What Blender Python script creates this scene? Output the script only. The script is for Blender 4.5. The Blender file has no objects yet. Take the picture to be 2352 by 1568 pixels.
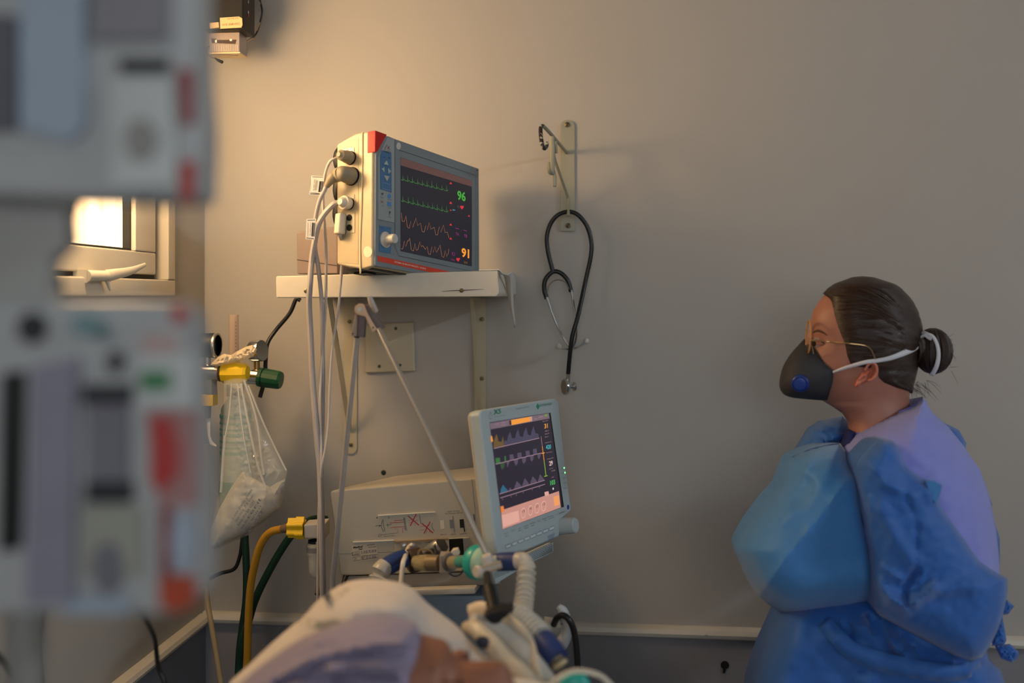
import bpy, bmesh, math, random
import numpy as np
from mathutils import Vector, Matrix, noise
from mathutils.geometry import delaunay_2d_cdt
random.seed(7)
scene = bpy.context.scene
COL = scene.collection

# ---------------------------------------------------------------- camera
TH = math.radians(5.5); FPX = 2287.0; CX = 1176.0; HZ = 680.0; CZ = 1.6
FW = Vector((-math.sin(TH), math.cos(TH), 0)); RT = Vector((math.cos(TH), math.sin(TH), 0)); UP = Vector((0, 0, 1))
EYE = Vector((0, 0, CZ))
cd = bpy.data.cameras.new('camera'); cam = bpy.data.objects.new('camera', cd); COL.objects.link(cam)
cam.location = EYE; cam.rotation_euler = (math.pi/2, 0, TH)
cd.sensor_width = 36; cd.lens = 35.0; cd.shift_y = (HZ-784.0)/2352.0
cd.clip_start = .02; cd.clip_end = 50
cd.dof.use_dof = True; cd.dof.focus_distance = 2.02; cd.dof.aperture_fstop = 1.8
scene.camera = cam
vs = scene.view_settings
vs.view_transform = 'Standard'; vs.look = 'None'; vs.gamma = 1.0; vs.use_curve_mapping = False
vs.exposure = 0.0
# ---------------------------------------------------------------- light levels
PANE_STRENGTH = 3.3; PANE_COLOR = (1.0, .70, .38)
LAMP_STRENGTH = 170.0; LAMP_COLOR = (.82, .91, 1.0)
FILL_STRENGTH = 4.0; FILL_COLOR = (.90, .95, 1.0)
GLOBE_STRENGTH = 68.0; GLOBE_COLOR = (1.0, .64, .31)
w = bpy.data.worlds.new('world'); scene.world = w; w.use_nodes = True
w.node_tree.nodes['Background'].inputs[0].default_value = (.35, .42, .55, 1)
w.node_tree.nodes['Background'].inputs[1].default_value = .3

def rayd(px, py): return FW + RT*((px-CX)/FPX) + UP*((HZ-py)/FPX)
def W(px, py, d): return EYE + rayd(px, py)*d
def WY(px, py, y):
    r = rayd(px, py); return EYE + r*(y/r.y)
def WX(px, py, x):
    r = rayd(px, py); return EYE + r*(x/r.x)
def C(r, g, b):
    f = lambda c: (c/255/12.92) if c <= 10.3 else ((c/255+.055)/1.055)**2.4
    return (f(r), f(g), f(b), 1)

# ---------------------------------------------------------------- materials
MATS = {}
def mat(key, rgb=(200,200,200), rough=.5, metal=0, nscale=25, namp=.10, bump=.0, bscale=150, alpha=1, emit=0, trans=0, spec=.5, sss=0, stretch=None, ior=1.45, sheen=0):
    if key in MATS: return MATS[key]
    m = bpy.data.materials.new(key); m.use_nodes = True; nt = m.node_tree; n = nt.nodes; L = nt.links
    p = n['Principled BSDF']
    tc = n.new('ShaderNodeTexCoord'); mp = n.new('ShaderNodeMapping'); L.new(tc.outputs['Object'], mp.inputs[0])
    if stretch: mp.inputs['Scale'].default_value = stretch
    no = n.new('ShaderNodeTexNoise'); no.inputs['Scale'].default_value = nscale; no.inputs['Detail'].default_value = 4
    L.new(mp.outputs[0], no.inputs['Vector'])
    mx = n.new('ShaderNodeMixRGB'); c = C(*rgb)
    mx.inputs[1].default_value = tuple(v*(1-namp) for v in c[:3])+(1,); mx.inputs[2].default_value = tuple(min(1, v*(1+namp)) for v in c[:3])+(1,)
    L.new(no.outputs['Fac'], mx.inputs[0])
    if emit:
        p.inputs['Base Color'].default_value = (.01, .01, .012, 1)
        L.new(mx.outputs[0], p.inputs['Emission Color']); p.inputs['Emission Strength'].default_value = emit
    else:
        L.new(mx.outputs[0], p.inputs['Base Color'])
    p.inputs['Roughness'].default_value = rough; p.inputs['Metallic'].default_value = metal
    p.inputs['Specular IOR Level'].default_value = spec; p.inputs['IOR'].default_value = ior
    p.inputs['Alpha'].default_value = alpha; p.inputs['Transmission Weight'].default_value = trans
    if sss:
        p.inputs['Subsurface Weight'].default_value = sss; p.inputs['Subsurface Radius'].default_value = (.012, .005, .003); p.inputs['Subsurface Scale'].default_value = 1
    if sheen: p.inputs['Sheen Weight'].default_value = sheen
    if bump:
        nb = n.new('ShaderNodeTexNoise'); nb.inputs['Scale'].default_value = bscale; nb.inputs['Detail'].default_value = 3
        L.new(mp.outputs[0], nb.inputs['Vector'])
        bp = n.new('ShaderNodeBump'); bp.inputs['Strength'].default_value = bump; bp.inputs['Distance'].default_value = .002
        L.new(nb.outputs['Fac'], bp.inputs['Height']); L.new(bp.outputs[0], p.inputs['Normal'])
    MATS[key] = m; return m

def worn(key, rgb, chip, thresh=.66, cscale=14, stretch=(1, 1, 1), rough=.45, bump=.15, namp=.06):
    """paint with chips/scuffs of another colour that have a shape of their own"""
    m = mat(key, rgb, rough, namp=namp, bump=bump, bscale=90); nt = m.node_tree; n = nt.nodes; L = nt.links
    p = n['Principled BSDF']; src = p.inputs['Base Color'].links[0].from_socket
    tc = n.new('ShaderNodeTexCoord'); mp = n.new('ShaderNodeMapping'); mp.inputs['Scale'].default_value = stretch; L.new(tc.outputs['Object'], mp.inputs[0])
    no = n.new('ShaderNodeTexNoise'); no.inputs['Scale'].default_value = cscale; no.inputs['Detail'].default_value = 6; no.inputs['Roughness'].default_value = .6
    L.new(mp.outputs[0], no.inputs['Vector'])
    cr = n.new('ShaderNodeValToRGB'); cr.color_ramp.elements[0].position = thresh; cr.color_ramp.elements[1].position = thresh+.02
    L.new(no.outputs['Fac'], cr.inputs[0])
    mx = n.new('ShaderNodeMixRGB'); mx.inputs[2].default_value = C(*chip); L.new(src, mx.inputs[1]); L.new(cr.outputs[0], mx.inputs[0]); L.new(mx.outputs[0], p.inputs['Base Color'])
    return m

# ---------------------------------------------------------------- mesh builder
def cat(pts, k=6, closed=False):
    """Catmull-Rom through points (vectors of any kind in a list)"""
    P = [Vector(p) for p in pts]; n = len(P); out = []
    if n < 3: return P
    rng = range(n) if closed else range(n-1)
    for i in rng:
        p0 = P[(i-1) % n] if (closed or i > 0) else P[0]*2-P[1]
        p1 = P[i]; p2 = P[(i+1) % n]
        p3 = P[(i+2) % n] if (closed or i+2 < n) else P[-1]*2-P[-2]
        for j in range(k):
            t = j/k
            out.append(.5*((2*p1)+(p2-p0)*t+(2*p0-5*p1+4*p2-p3)*t*t+(3*p1-p0-3*p2+p3)*t**3))
    if not closed: out.append(P[-1])
    return out

class MB:
    def __init__(s, mx=None): s.v = []; s.f = []; s.mx = mx
    def add(s, vs_, fs):
        o = len(s.v)
        s.v += [(s.mx @ Vector(v)) if s.mx else Vector(v) for v in vs_]
        s.f += [tuple(i+o for i in f) for f in fs]; return s
    def box(s, lo, hi):
        x0, y0, z0 = lo; x1, y1, z1 = hi
        return s.add([(x0,y0,z0),(x1,y0,z0),(x1,y1,z0),(x0,y1,z0),(x0,y0,z1),(x1,y0,z1),(x1,y1,z1),(x0,y1,z1)],
                     [(0,3,2,1),(4,5,6,7),(0,1,5,4),(1,2,6,5),(2,3,7,6),(3,0,4,7)])
    def obox(s, c, ax, ay, az):
        """oriented box, centre and half vectors"""
        c, ax, ay, az = map(Vector, (c, ax, ay, az))
        v = [c+ax*i+ay*j+az*k for k in (-1,1) for i, j in ((-1,-1),(1,-1),(1,1),(-1,1))]
        return s.add(v, [(0,3,2,1),(4,5,6,7),(0,1,5,4),(1,2,6,5),(2,3,7,6),(3,0,4,7)])
    def prism(s, pts, off):
        pts = [Vector(p) for p in pts]; off = Vector(off); n = len(pts)
        return s.add(pts+[p+off for p in pts], [tuple(range(n))[::-1], tuple(range(n, 2*n))]+[(i, (i+1) % n, n+(i+1) % n, n+i) for i in range(n)])
    def tube(s, pts, r, n=10, closed=False, caps=True, ex=1.0, up0=None):
        P = [Vector(p) for p in pts]; m = len(P)
        rr = [r]*m if isinstance(r, (int, float)) else list(r)
        if len(rr) != m: rr = [float(np.interp(i/(m-1), np.linspace(0, 1, len(rr)), rr)) for i in range(m)]
        vs_ = []; u = None
        for i in range(m):
            a = P[(i-1) % m] if (closed or i) else P[0]; b = P[(i+1) % m] if (closed or i < m-1) else P[-1]
            t = (b-a)
            if t.length < 1e-9: t = Vector((0, 0, 1))
            t.normalize()
            if u is None:
                u = Vector(up0) if up0 else (Vector((0,0,1)) if abs(t.z) < .9 else Vector((1,0,0)))
            u = u-t*u.dot(t)
            if u.length < 1e-6: u = t.orthogonal()
            u.normalize(); w_ = t.cross(u)
            for j in range(n):
                a_ = 2*math.pi*j/n; vs_.append(P[i]+u*(math.cos(a_)*rr[i])+w_*(math.sin(a_)*rr[i]*ex))
        fs = []
        for i in range(m if closed else m-1):
            for j in range(n):
                a0 = i*n+j; a1 = i*n+(j+1) % n; b0 = ((i+1) % m)*n+j; b1 = ((i+1) % m)*n+(j+1) % n
                fs.append((a0, a1, b1, b0))
        if caps and not closed: fs += [tuple(range(n))[::-1], tuple(range((m-1)*n, m*n))]
        return s.add(vs_, fs)
    def cyl(s, p0, p1, r0, r1=None, n=18): return s.tube([p0, p1], [r0, r0 if r1 is None else r1], n)
    def lathe(s, p, axis, prof, n=24):
        p = Vector(p); a = Vector(axis).normalized()
        return s.tube_prof(p, a, prof, n)
    def tube_prof(s, p, a, prof, n):
        u = a.orthogonal().normalized(); w_ = a.cross(u); vs_ = []
        for (t, r) in prof:
            for j in range(n):
                an = 2*math.pi*j/n; vs_.append(p+a*t+(u*math.cos(an)+w_*math.sin(an))*max(r, 1e-5))
        m = len(prof)
        fs = [(i*n+j, i*n+(j+1) % n, (i+1)*n+(j+1) % n, (i+1)*n+j) for i in range(m-1) for j in range(n)]
        fs += [tuple(range(n))[::-1], tuple(range((m-1)*n, m*n))]
        return s.add(vs_, fs)
    def ball(s, c, r, n=16, ax=None):
        c = Vector(c); rx, ry, rz = (r, r, r) if isinstance(r, (int, float)) else r
        X, Y, Z = ax or (Vector((1,0,0)), Vector((0,1,0)), Vector((0,0,1)))
        m = n//2; vs_ = [c+Z*rz]
        for i in range(1, m):
            a = math.pi*i/m
            for j in range(n):
                b = 2*math.pi*j/n; vs_.append(c+X*(rx*math.sin(a)*math.cos(b))+Y*(ry*math.sin(a)*math.sin(b))+Z*(rz*math.cos(a)))
        vs_.append(c-Z*rz); e = len(vs_)-1
        fs = [(0, 1+j, 1+(j+1) % n) for j in range(n)]
        for i in range(m-2):
            for j in range(n): fs.append((1+i*n+j, 1+(i+1)*n+j, 1+(i+1)*n+(j+1) % n, 1+i*n+(j+1) % n))
        fs += [(e, 1+(m-2)*n+(j+1) % n, 1+(m-2)*n+j) for j in range(n)]
        return s.add(vs_, fs)
    def grid(s, rows, closed_u=False, capv=False):
        """rows: list of equal-length lists of points"""
        m = len(rows); n = len(rows[0]); vs_ = [p for r in rows for p in r]; fs = []
        for i in range(m-1):
            for j in range(n if closed_u else n-1):
                fs.append((i*n+j, i*n+(j+1) % n, (i+1)*n+(j+1) % n, (i+1)*n+j))
        if capv: fs += [tuple(range(n))[::-1], tuple(range((m-1)*n, m*n))]
        return s.add(vs_, fs)
    def build(s, name, mt, parent=None, bevel=0, seg=2, ang=38, smooth=True, solid=0, sub=0):
        me = bpy.data.meshes.new(name); me.from_pydata([tuple(v) for v in s.v], [], s.f)
        bm = bmesh.new(); bm.from_mesh(me)
        bmesh.ops.recalc_face_normals(bm, faces=bm.faces)
        if bevel:
            es = [e for e in bm.edges if len(e.link_faces) == 2 and e.calc_face_angle(0) > math.radians(30)]
            bmesh.ops.bevel(bm, geom=es, offset=bevel, segments=seg, profile=.5, affect='EDGES', clamp_overlap=True)
        bm.to_mesh(me); bm.free()
        me.materials.append(mt)
        if smooth:
            me.polygons.foreach_set('use_smooth', [True]*len(me.polygons)); me.set_sharp_from_angle(angle=math.radians(ang))
        me.update()
        o = bpy.data.objects.new(name, me); COL.objects.link(o)
        if sub:
            md = o.modifiers.new('s', 'SUBSURF'); md.levels = sub; md.render_levels = sub
        if solid:
            md = o.modifiers.new('t', 'SOLIDIFY'); md.thickness = solid; md.offset = 0
        if bevel:
            md = o.modifiers.new('w', 'WEIGHTED_NORMAL'); md.keep_sharp = True
        if parent is not None: attach(o, parent)
        return o

def root_of(o):
    while o.parent: o = o.parent
    return o
def attach(o, parent):
    # children keep world coordinates; only roots carry a translation
    o.parent = parent
    r = root_of(parent)
    if parent == r: o.matrix_parent_inverse = Matrix.Translation(-Vector(r.location))
def thing(name, label, cat_, loc, group=None):
    o = bpy.data.objects.new(name, None); COL.objects.link(o); o.location = loc; o.empty_display_size = .05
    o['label'] = label; o['category'] = cat_
    if group: o['group'] = group
    return o
def tag(o, label, cat_, group=None):
    o['label'] = label; o['category'] = cat_
    if group: o['group'] = group
    return o
def struct(o): o['kind'] = 'structure'; return o

class Plane:
    """a flat face of an object: x right, y up, z out of the face"""
    def __init__(s, m): s.m = m; s.inv = m.inverted()
    def at(s, px, py, z=0.0):
        o = s.inv @ EYE; d = s.inv.to_3x3() @ rayd(px, py); t = (z-o.z)/d.z; q = o+d*t; return q.x, q.y
    def poly(s, pix, mt, parent, name, h=.0006, z=0.0, local=False):
        pts = pix if local else [s.at(*p) for p in pix]
        mb = MB(s.m); mb.prism([(x, y, z) for x, y in pts], (0, 0, h)); return mb.build(name, mt, parent, smooth=False)
    def line(s, pix, wd, mt, parent, name, h=.0005, z=0.0, closed=False):
        P = [Vector(s.at(*p)) for p in pix]; mb = MB(s.m)
        n = len(P)
        vs_ = []
        for i in range(n):
            a = P[(i-1) % n] if (closed or i) else P[0]; b = P[(i+1) % n] if (closed or i < n-1) else P[-1]
            t = (b-a).normalized(); nn = Vector((-t.y, t.x))*(wd/2)
            vs_ += [(P[i].x+nn.x, P[i].y+nn.y, z+h), (P[i].x-nn.x, P[i].y-nn.y, z+h)]
        fs = [(2*i, 2*i+1, 2*((i+1) % n)+1, 2*((i+1) % n)) for i in range(n if closed else n-1)]
        mb.add(vs_, fs); return mb.build(name, mt, parent, smooth=False)
    def text(s, body, p0, p1, ptop, mt, parent, name='lettering', h=.0009, z=0.0, bold=0):
        """p0-p1 baseline in the photograph, ptop a point above p0 at cap height"""
        a = Vector(s.at(*p0)); b = Vector(s.at(*p1)); c = Vector(s.at(*ptop))
        return text_quad(body, s.m @ Vector((a.x, a.y, z+h)), s.m.to_3x3() @ Vector((b.x-a.x, b.y-a.y, 0)), s.m.to_3x3() @ Vector((c.x-a.x, c.y-a.y, 0)), mt, parent, name, bold)
def text_quad(body, o, ex, ey, mt, parent, name='lettering', bold=0):
    cu = bpy.data.curves.new('t', 'FONT'); cu.body = body; cu.resolution_u = 3; cu.offset = bold
    ob = bpy.data.objects.new('t', cu); me = bpy.data.meshes.new_from_object(ob)
    xs = [v.co.x for v in me.vertices]; ys = [v.co.y for v in me.vertices]
    if not xs: return None
    x0, x1 = min(xs), max(xs); y0, y1 = 0, max(ys)
    mb = MB(); mb.v = [o+ex*((v.co.x-x0)/(x1-x0))+ey*((v.co.y-y0)/(y1-y0)) for v in me.vertices]; mb.f = [tuple(p.vertices) for p in me.polygons]
    bpy.data.objects.remove(ob); bpy.data.curves.remove(cu); bpy.data.meshes.remove(me)
    return mb.build(name, mt, parent, smooth=False)

# soft closed volume with an outline traced in the photograph, its own depth and thickness
def resample(poly, step):
    out = []; n = len(poly)
    for i in range(n):
        a = Vector(poly[i]); b = Vector(poly[(i+1) % n]); k = max(1, int((b-a).length/step))
        out += [a+(b-a)*(j/k) for j in range(k)]
    return out
def seg_dist(P, a, b):
    a = np.array(a, float); b = np.array(b, float); ab = b-a
    t = np.clip(((P-a)@ab)/(ab@ab+1e-9), 0, 1); q = a+t[:, None]*ab
    return np.hypot(*(P-q).T), t
def inflate(outline, d, tf, tb, R, creases=(), namp=0, nscale=9, step=9, tilt=(0, 0), smooth_outline=0, power=.5, bias=None):
    """d mid depth, tf/tb front/back thickness (m), R rounding radius (px); creases: (polyline, width px, amp m, kind)"""
    if smooth_outline: outline = [tuple(p)[:2] for p in cat([(x, y, 0) for x, y in outline], smooth_outline, True)]
    B = resample([(p[0], p[1]) for p in outline], step)
    xs = [p[0] for p in B]; ys = [p[1] for p in B]; Bn = np.array([tuple(p) for p in B])
    rnd = random.Random(3); G = []
    y = min(ys)+step*.6; row = 0
    while y < max(ys):
        x = min(xs)+(step*.5 if row % 2 else 0)
        while x < max(xs): G.append((x, y)); x += step
        y += step*.87; row += 1
    G = np.array(G); dm = np.full(len(G), 1e9)
    for i in range(len(B)):
        dd, _ = seg_dist(G, Bn[i], Bn[(i+1) % len(B)]); dm = np.minimum(dm, dd)
    G = G[dm > step*.55]
    co = [Vector(p) for p in Bn]+[Vector(p) for p in G]
    nb = len(B)
    v, e, f, *_ = delaunay_2d_cdt(co, [], [list(range(nb))], 1, 1e-6)
    V = np.array([tuple(q) for q in v]); n = len(V)
    dist = np.full(n, 1e9)
    for i in range(nb):
        dd, _ = seg_dist(V, Bn[i], Bn[(i+1) % nb]); dist = np.minimum(dist, dd)
    onb = dist < .05
    s_ = np.clip(dist/R, 0, 1); prof = (1-(1-s_)**2)**power
    off = np.zeros(n)
    for cr in creases:
        pl, wd, amp, kind = cr
        best = np.full(n, 1e9); side = np.zeros(n)
        for a, b in zip(pl[:-1], pl[1:]):
            dd, t = seg_dist(V, a, b)
            sd = np.sign((b[0]-a[0])*(V[:, 1]-a[1])-(b[1]-a[1])*(V[:, 0]-a[0]))
            m = dd < best; best = np.where(m, dd, best); side = np.where(m, sd, side)
        u = np.clip(1-best/wd, 0, 1)
        if kind == 'ridge': off += amp*u**1.3
        elif kind == 'soft': off += amp*(u*u*(3-2*u))
        elif kind == 'step': off += amp*np.where(side > 0, u, 0)
    ctr = V.mean(0)
    fr = []; bk = {}; pts = []
    for i in range(n):
        q = V[i]; nz = 0
        if namp:
            p3 = Vector((q[0]/100*nscale*.3, q[1]/100*nscale*.3, d*7))
            nz = (abs(noise.noise(p3))*2-.5+.5*(abs(noise.noise(p3*2.3))*2-.5))*namp
        tl = (q[0]-ctr[0])*tilt[0]+(q[1]-ctr[1])*tilt[1]
        bz = bias(q[0], q[1]) if bias else 0
        k = min(1, dist[i]/(R*.35))
        fr.append(W(q[0], q[1], d-tf*prof[i]-(off[i]+nz)*k+tl-bz)); pts.append(fr[-1])
    for i in range(n):
        if onb[i]: bk[i] = i
        else:
            q = V[i]; tl = (q[0]-ctr[0])*tilt[0]+(q[1]-ctr[1])*tilt[1]; bz = bias(q[0], q[1]) if bias else 0
            # same world x,z as the front point, pushed back (own thickness)
            pf = W(q[0], q[1], d+tl-bz); pts.append(pf+FW*(tb*prof[i])); bk[i] = len(pts)-1
    mb = MB(); fs = [tuple(t) for t in f]+[tuple(bk[i] for i in reversed(t)) for t in f if not all(onb[i] for i in t)]
    mb.add(pts, fs); return mb

def bolt(p, n_, r, mt, parent, name='screw', h=.002):
    mb = MB(); n_ = Vector(n_).normalized(); mb.lathe(Vector(p), n_, [(0, r), (h*.6, r), (h, r*.7)], 14); return mb.build(name, mt, parent)
# ---------------------------------------------------------------- room shell
YW = 2.30; XL = -.96; XR = 5.2; YF = -2.2; ZC = 3.4
m_wall = mat('wall_paint', (168, 164, 157), .62, nscale=3, namp=.035, bump=.10, bscale=70)
m_low = worn('lower_wall_paint', (132, 130, 134), (28, 26, 28), .705, 9, (1, 1, 3.2), rough=.5)
m_rail = worn('rail_paint', (205, 200, 188), (120, 112, 100), .70, 12, (1, 1, 4))
m_floor = mat('floor_vinyl', (150, 150, 150), .35, nscale=12, namp=.08)
m_ceil = mat('ceiling_paint', (170, 170, 168), .7, nscale=4, namp=.03)
m_frame = mat('window_frame_paint', (188, 182, 168), .42, nscale=15, namp=.05, bump=.05)
m_gap = mat('rubber_seal', (20, 20, 22), .7)

o = MB().box((XL-.14, YW, 0), (XR, YW+.12, ZC)).build('wall_back', m_wall); struct(o)
wb = o
# left wall with its window opening
oy0, oy1, oz0, oz1 = .86, 2.10, 1.60, 2.72
o = MB().box((XL-.12, YF, 0), (XL, YW, oz0)).box((XL-.12, YF, oz1), (XL, YW, ZC)).box((XL-.12, YF, oz0), (XL, oy0, oz1)).box((XL-.12, oy1, oz0), (XL, YW, oz1)).build('wall_left', m_wall, smooth=False); struct(o)
struct(MB().box((XR, YF, 0), (XR+.12, YW+.12, ZC)).build('wall_right', m_wall, smooth=False))
fx0, fx1, fz0, fz1 = -.7, 1.5, 1.4, 2.6
o = MB().box((XL-.12, YF-.12, 0), (XR+.12, YF, fz0)).box((XL-.12, YF-.12, fz1), (XR+.12, YF, ZC)).box((XL-.12, YF-.12, fz0), (fx0, YF, fz1)).box((fx1, YF-.12, fz0), (XR+.12, YF, fz1)).build('wall_front', m_wall, smooth=False); struct(o)
struct(MB().box((XL-.14, YF-.12, -.1), (XR+.12, YW+.12, 0)).build('floor', m_floor))
struct(MB().box((XL-.14, YF-.12, ZC), (XR+.12, YW+.12, ZC+.1)).build('ceiling', m_ceil))
# darker painted lower panels and the bumper rails above them
zr0, zr1 = .822, .849
o = MB().box((XL, YW-.005, .1), (XR, YW, zr0)).build('lower_panel', m_low, wb); o.parent = None; o.name = 'trim_3'; struct(o)
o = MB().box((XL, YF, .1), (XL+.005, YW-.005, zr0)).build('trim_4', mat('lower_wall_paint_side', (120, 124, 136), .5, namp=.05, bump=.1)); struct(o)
prof = [(0, zr0), (.010, zr0), (.020, zr0+.005), (.024, zr0+.0135), (.020, zr1-.005), (.010, zr1), (0, zr1)]
o = MB().prism([(XL, YW-a, z) for a, z in prof], (XR-XL, 0, 0)).build('trim_1', m_rail); struct(o)
o = MB().prism([(XL+a, YF, z) for a, z in prof], (0, YW-YF-.024, 0)).build('trim_2', m_rail); struct(o)
struct(MB().box((XL, YW-.012, 0), (XR, YW, .1)).build('baseboard_back', m_rail, bevel=.003))
struct(MB().box((XL, YF, 0), (XL+.012, YW-.012, .1)).build('baseboard_left', m_rail, bevel=.003))

# ---------------------------------------------------------------- windows
def lit(key, col, strength, streak):
    m = bpy.data.materials.new(key); m.use_nodes = True; nt = m.node_tree; n = nt.nodes; L = nt.links; p = n['Principled BSDF']
    tc = n.new('ShaderNodeTexCoord'); mp = n.new('ShaderNodeMapping'); mp.inputs['Scale'].default_value = (3, 14, 2.2); L.new(tc.outputs['Object'], mp.inputs[0])
    no = n.new('ShaderNodeTexNoise'); no.inputs['Scale'].default_value = 1.6; no.inputs['Detail'].default_value = 4; L.new(mp.outputs[0], no.inputs['Vector'])
    cr = n.new('ShaderNodeValToRGB'); cr.color_ramp.elements[0].position = .3; cr.color_ramp.elements[1].position = .58
    cr.color_ramp.elements[0].color = tuple(c*s for c, s in zip(col, streak))+(1,); cr.color_ramp.elements[1].color = tuple(col)+(1,)
    L.new(no.outputs['Fac'], cr.inputs[0]); L.new(cr.outputs[0], p.inputs['Emission Color']); p.inputs['Emission Strength'].default_value = strength
    p.inputs['Base Color'].default_value = (.5, .45, .4, 1); p.inputs['Roughness'].default_value = .25
    return m
m_pane = lit('frosted_sunlit_pane', PANE_COLOR, PANE_STRENGTH, (.75, .6, .45))
m_pane2 = lit('fill_pane', FILL_COLOR, FILL_STRENGTH, (.95, .95, .95))
def ring(mb, y0, y1, z0, z1, w_, xa, xb, s_=None):
    s_ = s_ or w_
    mb.box((xa, y0, z0), (xb, y1, z0+w_)).box((xa, y0, z1-w_), (xb, y1, z1)).box((xa, y0, z0+w_), (xb, y0+s_, z1-w_)).box((xa, y1-s_, z0+w_), (xb, y1, z1-w_)); return mb
win = ring(MB(), oy0, oy1, oz0, oz1, .035, XL-.07, XL+.018).build('window_1', m_frame, bevel=.004); struct(win)
MB().box((XL-.07, 1.465, oz0+.035), (XL+.012, 1.495, oz1-.035)).build('mullion', m_frame, win, bevel=.003)
for (a, b) in ((1.503, 2.035), (.90, 1.457)):
    sash = ring(MB(), a, b, oz0+.045, oz1-.045, .047, XL-.045, XL+.004, .092).build('sash', m_frame, win, bevel=.004)
    ring(MB(), a-.007, b+.007, oz0+.037, oz1-.037, .008, XL-.04, XL-.004).build('seal', m_gap, win, smooth=False)
    ring(MB(), a+.091, b-.091, oz0+.091, oz1-.091, .006, XL-.03, XL-.006).build('glazing_bead', m_gap, sash, smooth=False)
    MB().box((XL-.028, a+.094, oz0+.095), (XL-.022, b-.094, oz1-.095)).build('pane', m_pane, sash, smooth=False)
# awning handle on the sash
h0 = WX(198, 634, XL+.02); h1 = WX(243, 634, XL+.03); h2 = WX(262, 630, XL+.035); h3 = WX(300, 622, XL+.035); h4 = WX(333, 608, XL+.03)
mb = MB().cyl(h0, h1, .011, .010); mb.tube(cat([h1, h2, h3, h4], 5), [.012, .0105, .008, .004], 12, ex=.6)
mb.box((h0.x-.03, h0.y-.002, h0.z-.012), (h0.x+.002, h1.y, h0.z+.012))
hd = mb.build('handle', m_frame, win); MB().cyl(h1+Vector((0, 0, -.004)), h1+Vector((.004, .01, -.026)), .004, .003).build('catch', m_frame, hd)
win2 = MB().box((fx0, YF-.06, fz0), (fx1, YF-.005, fz0+.05)).box((fx0, YF-.06, fz1-.05), (fx1, YF-.005, fz1)).box((fx0, YF-.06, fz0), (fx0+.05, YF-.005, fz1)).box((fx1-.05, YF-.06, fz0), (fx1, YF-.005, fz1)).box((.37, YF-.06, fz0), (.43, YF-.005, fz1)).build('added_fill_window', m_frame, bevel=.004); struct(win2)  # unseen window with glowing pane, added as fill light from behind the camera
MB().box((fx0+.05, YF-.04, fz0+.05), (fx1-.05, YF-.034, fz1-.05)).build('pane', m_pane2, win2, smooth=False)

# ceiling lamp
lx, ly = 4.6, .1
lamp = thing('ceiling_lamp', 'long white fluorescent ceiling lamp on the right side of the room', 'lamp', (lx, ly, ZC))
MB().box((lx-.14, ly-.65, ZC-.05), (lx+.14, ly+.65, ZC)).build('housing', mat('lamp_housing', (230, 230, 228), .4), lamp, bevel=.006)
m_tube = mat('lamp_tube', tuple(int(255*(1.055*c**(1/2.4)-.055)) for c in LAMP_COLOR), .3, emit=LAMP_STRENGTH, namp=.01)
for s_ in (-.07, .07):
    MB().cyl((lx+s_, ly-.6, ZC-.075), (lx+s_, ly+.6, ZC-.075), .019, n=14).build('lamp_tube', m_tube, lamp)
    for e_ in (-.61, .61): MB().box((lx+s_-.012, ly+e_-.015, ZC-.098), (lx+s_+.012, ly+e_+.015, ZC-.045)).build('lamp_holder', mat('lamp_housing'), lamp)

# added globe lamp, hidden behind the upper pump, to warm the wall corner
gx, gy, gz = -.865, 1.65, 2.0
gl_ = thing('added_globe_lamp', 'added warm globe lamp, unseen, that brightens the left wall corner', 'lamp', (gx, gy, ZC))
MB().ball((gx, gy, gz), .08, 24).build('globe', mat('lit_globe', tuple(int(255*((c*12.92) if c < .0031 else 1.055*c**(1/2.4)-.055)) for c in GLOBE_COLOR), .3, emit=GLOBE_STRENGTH, namp=.01), gl_)
MB().cyl((gx, gy, gz+.075), (gx, gy, gz+.12), .03, .022, 16).build('lamp_socket', mat('lamp_housing'), gl_)
MB().cyl((gx, gy, gz+.115), (gx, gy, ZC-.02), .004, n=8).build('cord', mat('lamp_housing'), gl_)
MB().cyl((gx, gy, ZC-.03), (gx, gy, ZC), .045, n=20).build('ceiling_rose', mat('lamp_housing'), gl_)

# ---------------------------------------------------------------- shared materials
m_chrome = mat('chrome', (205, 205, 205), .16, 1, namp=.03)
m_steel = mat('brushed_steel', (180, 178, 172), .34, 1, namp=.06, stretch=(1, 1, 30))
m_dark = mat('black_plastic', (18, 18, 21), .5, spec=.3)
m_rubber = mat('black_rubber', (14, 15, 18), .38)
m_screw = mat('screw_metal', (112, 98, 74), .42, .8)
m_ink = mat('black_ink', (24, 24, 28), .6, namp=.02)
m_white = mat('white_label', (226, 222, 212), .55, namp=.03)
m_red = mat('red_plastic', (176, 22, 16), .5, spec=.3)
m_cable = mat('grey_cable', (166, 160, 158), .48)
m_cable2 = mat('light_grey_cable', (186, 178, 170), .48)
m_clear = mat('clear_plastic', (214, 212, 204), .12, alpha=.30, namp=.05)
m_clear2 = mat('milky_plastic', (222, 216, 200), .22, alpha=.55, namp=.06)
m_hole = mat('dark_hole', (10, 12, 10), .9)

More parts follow.
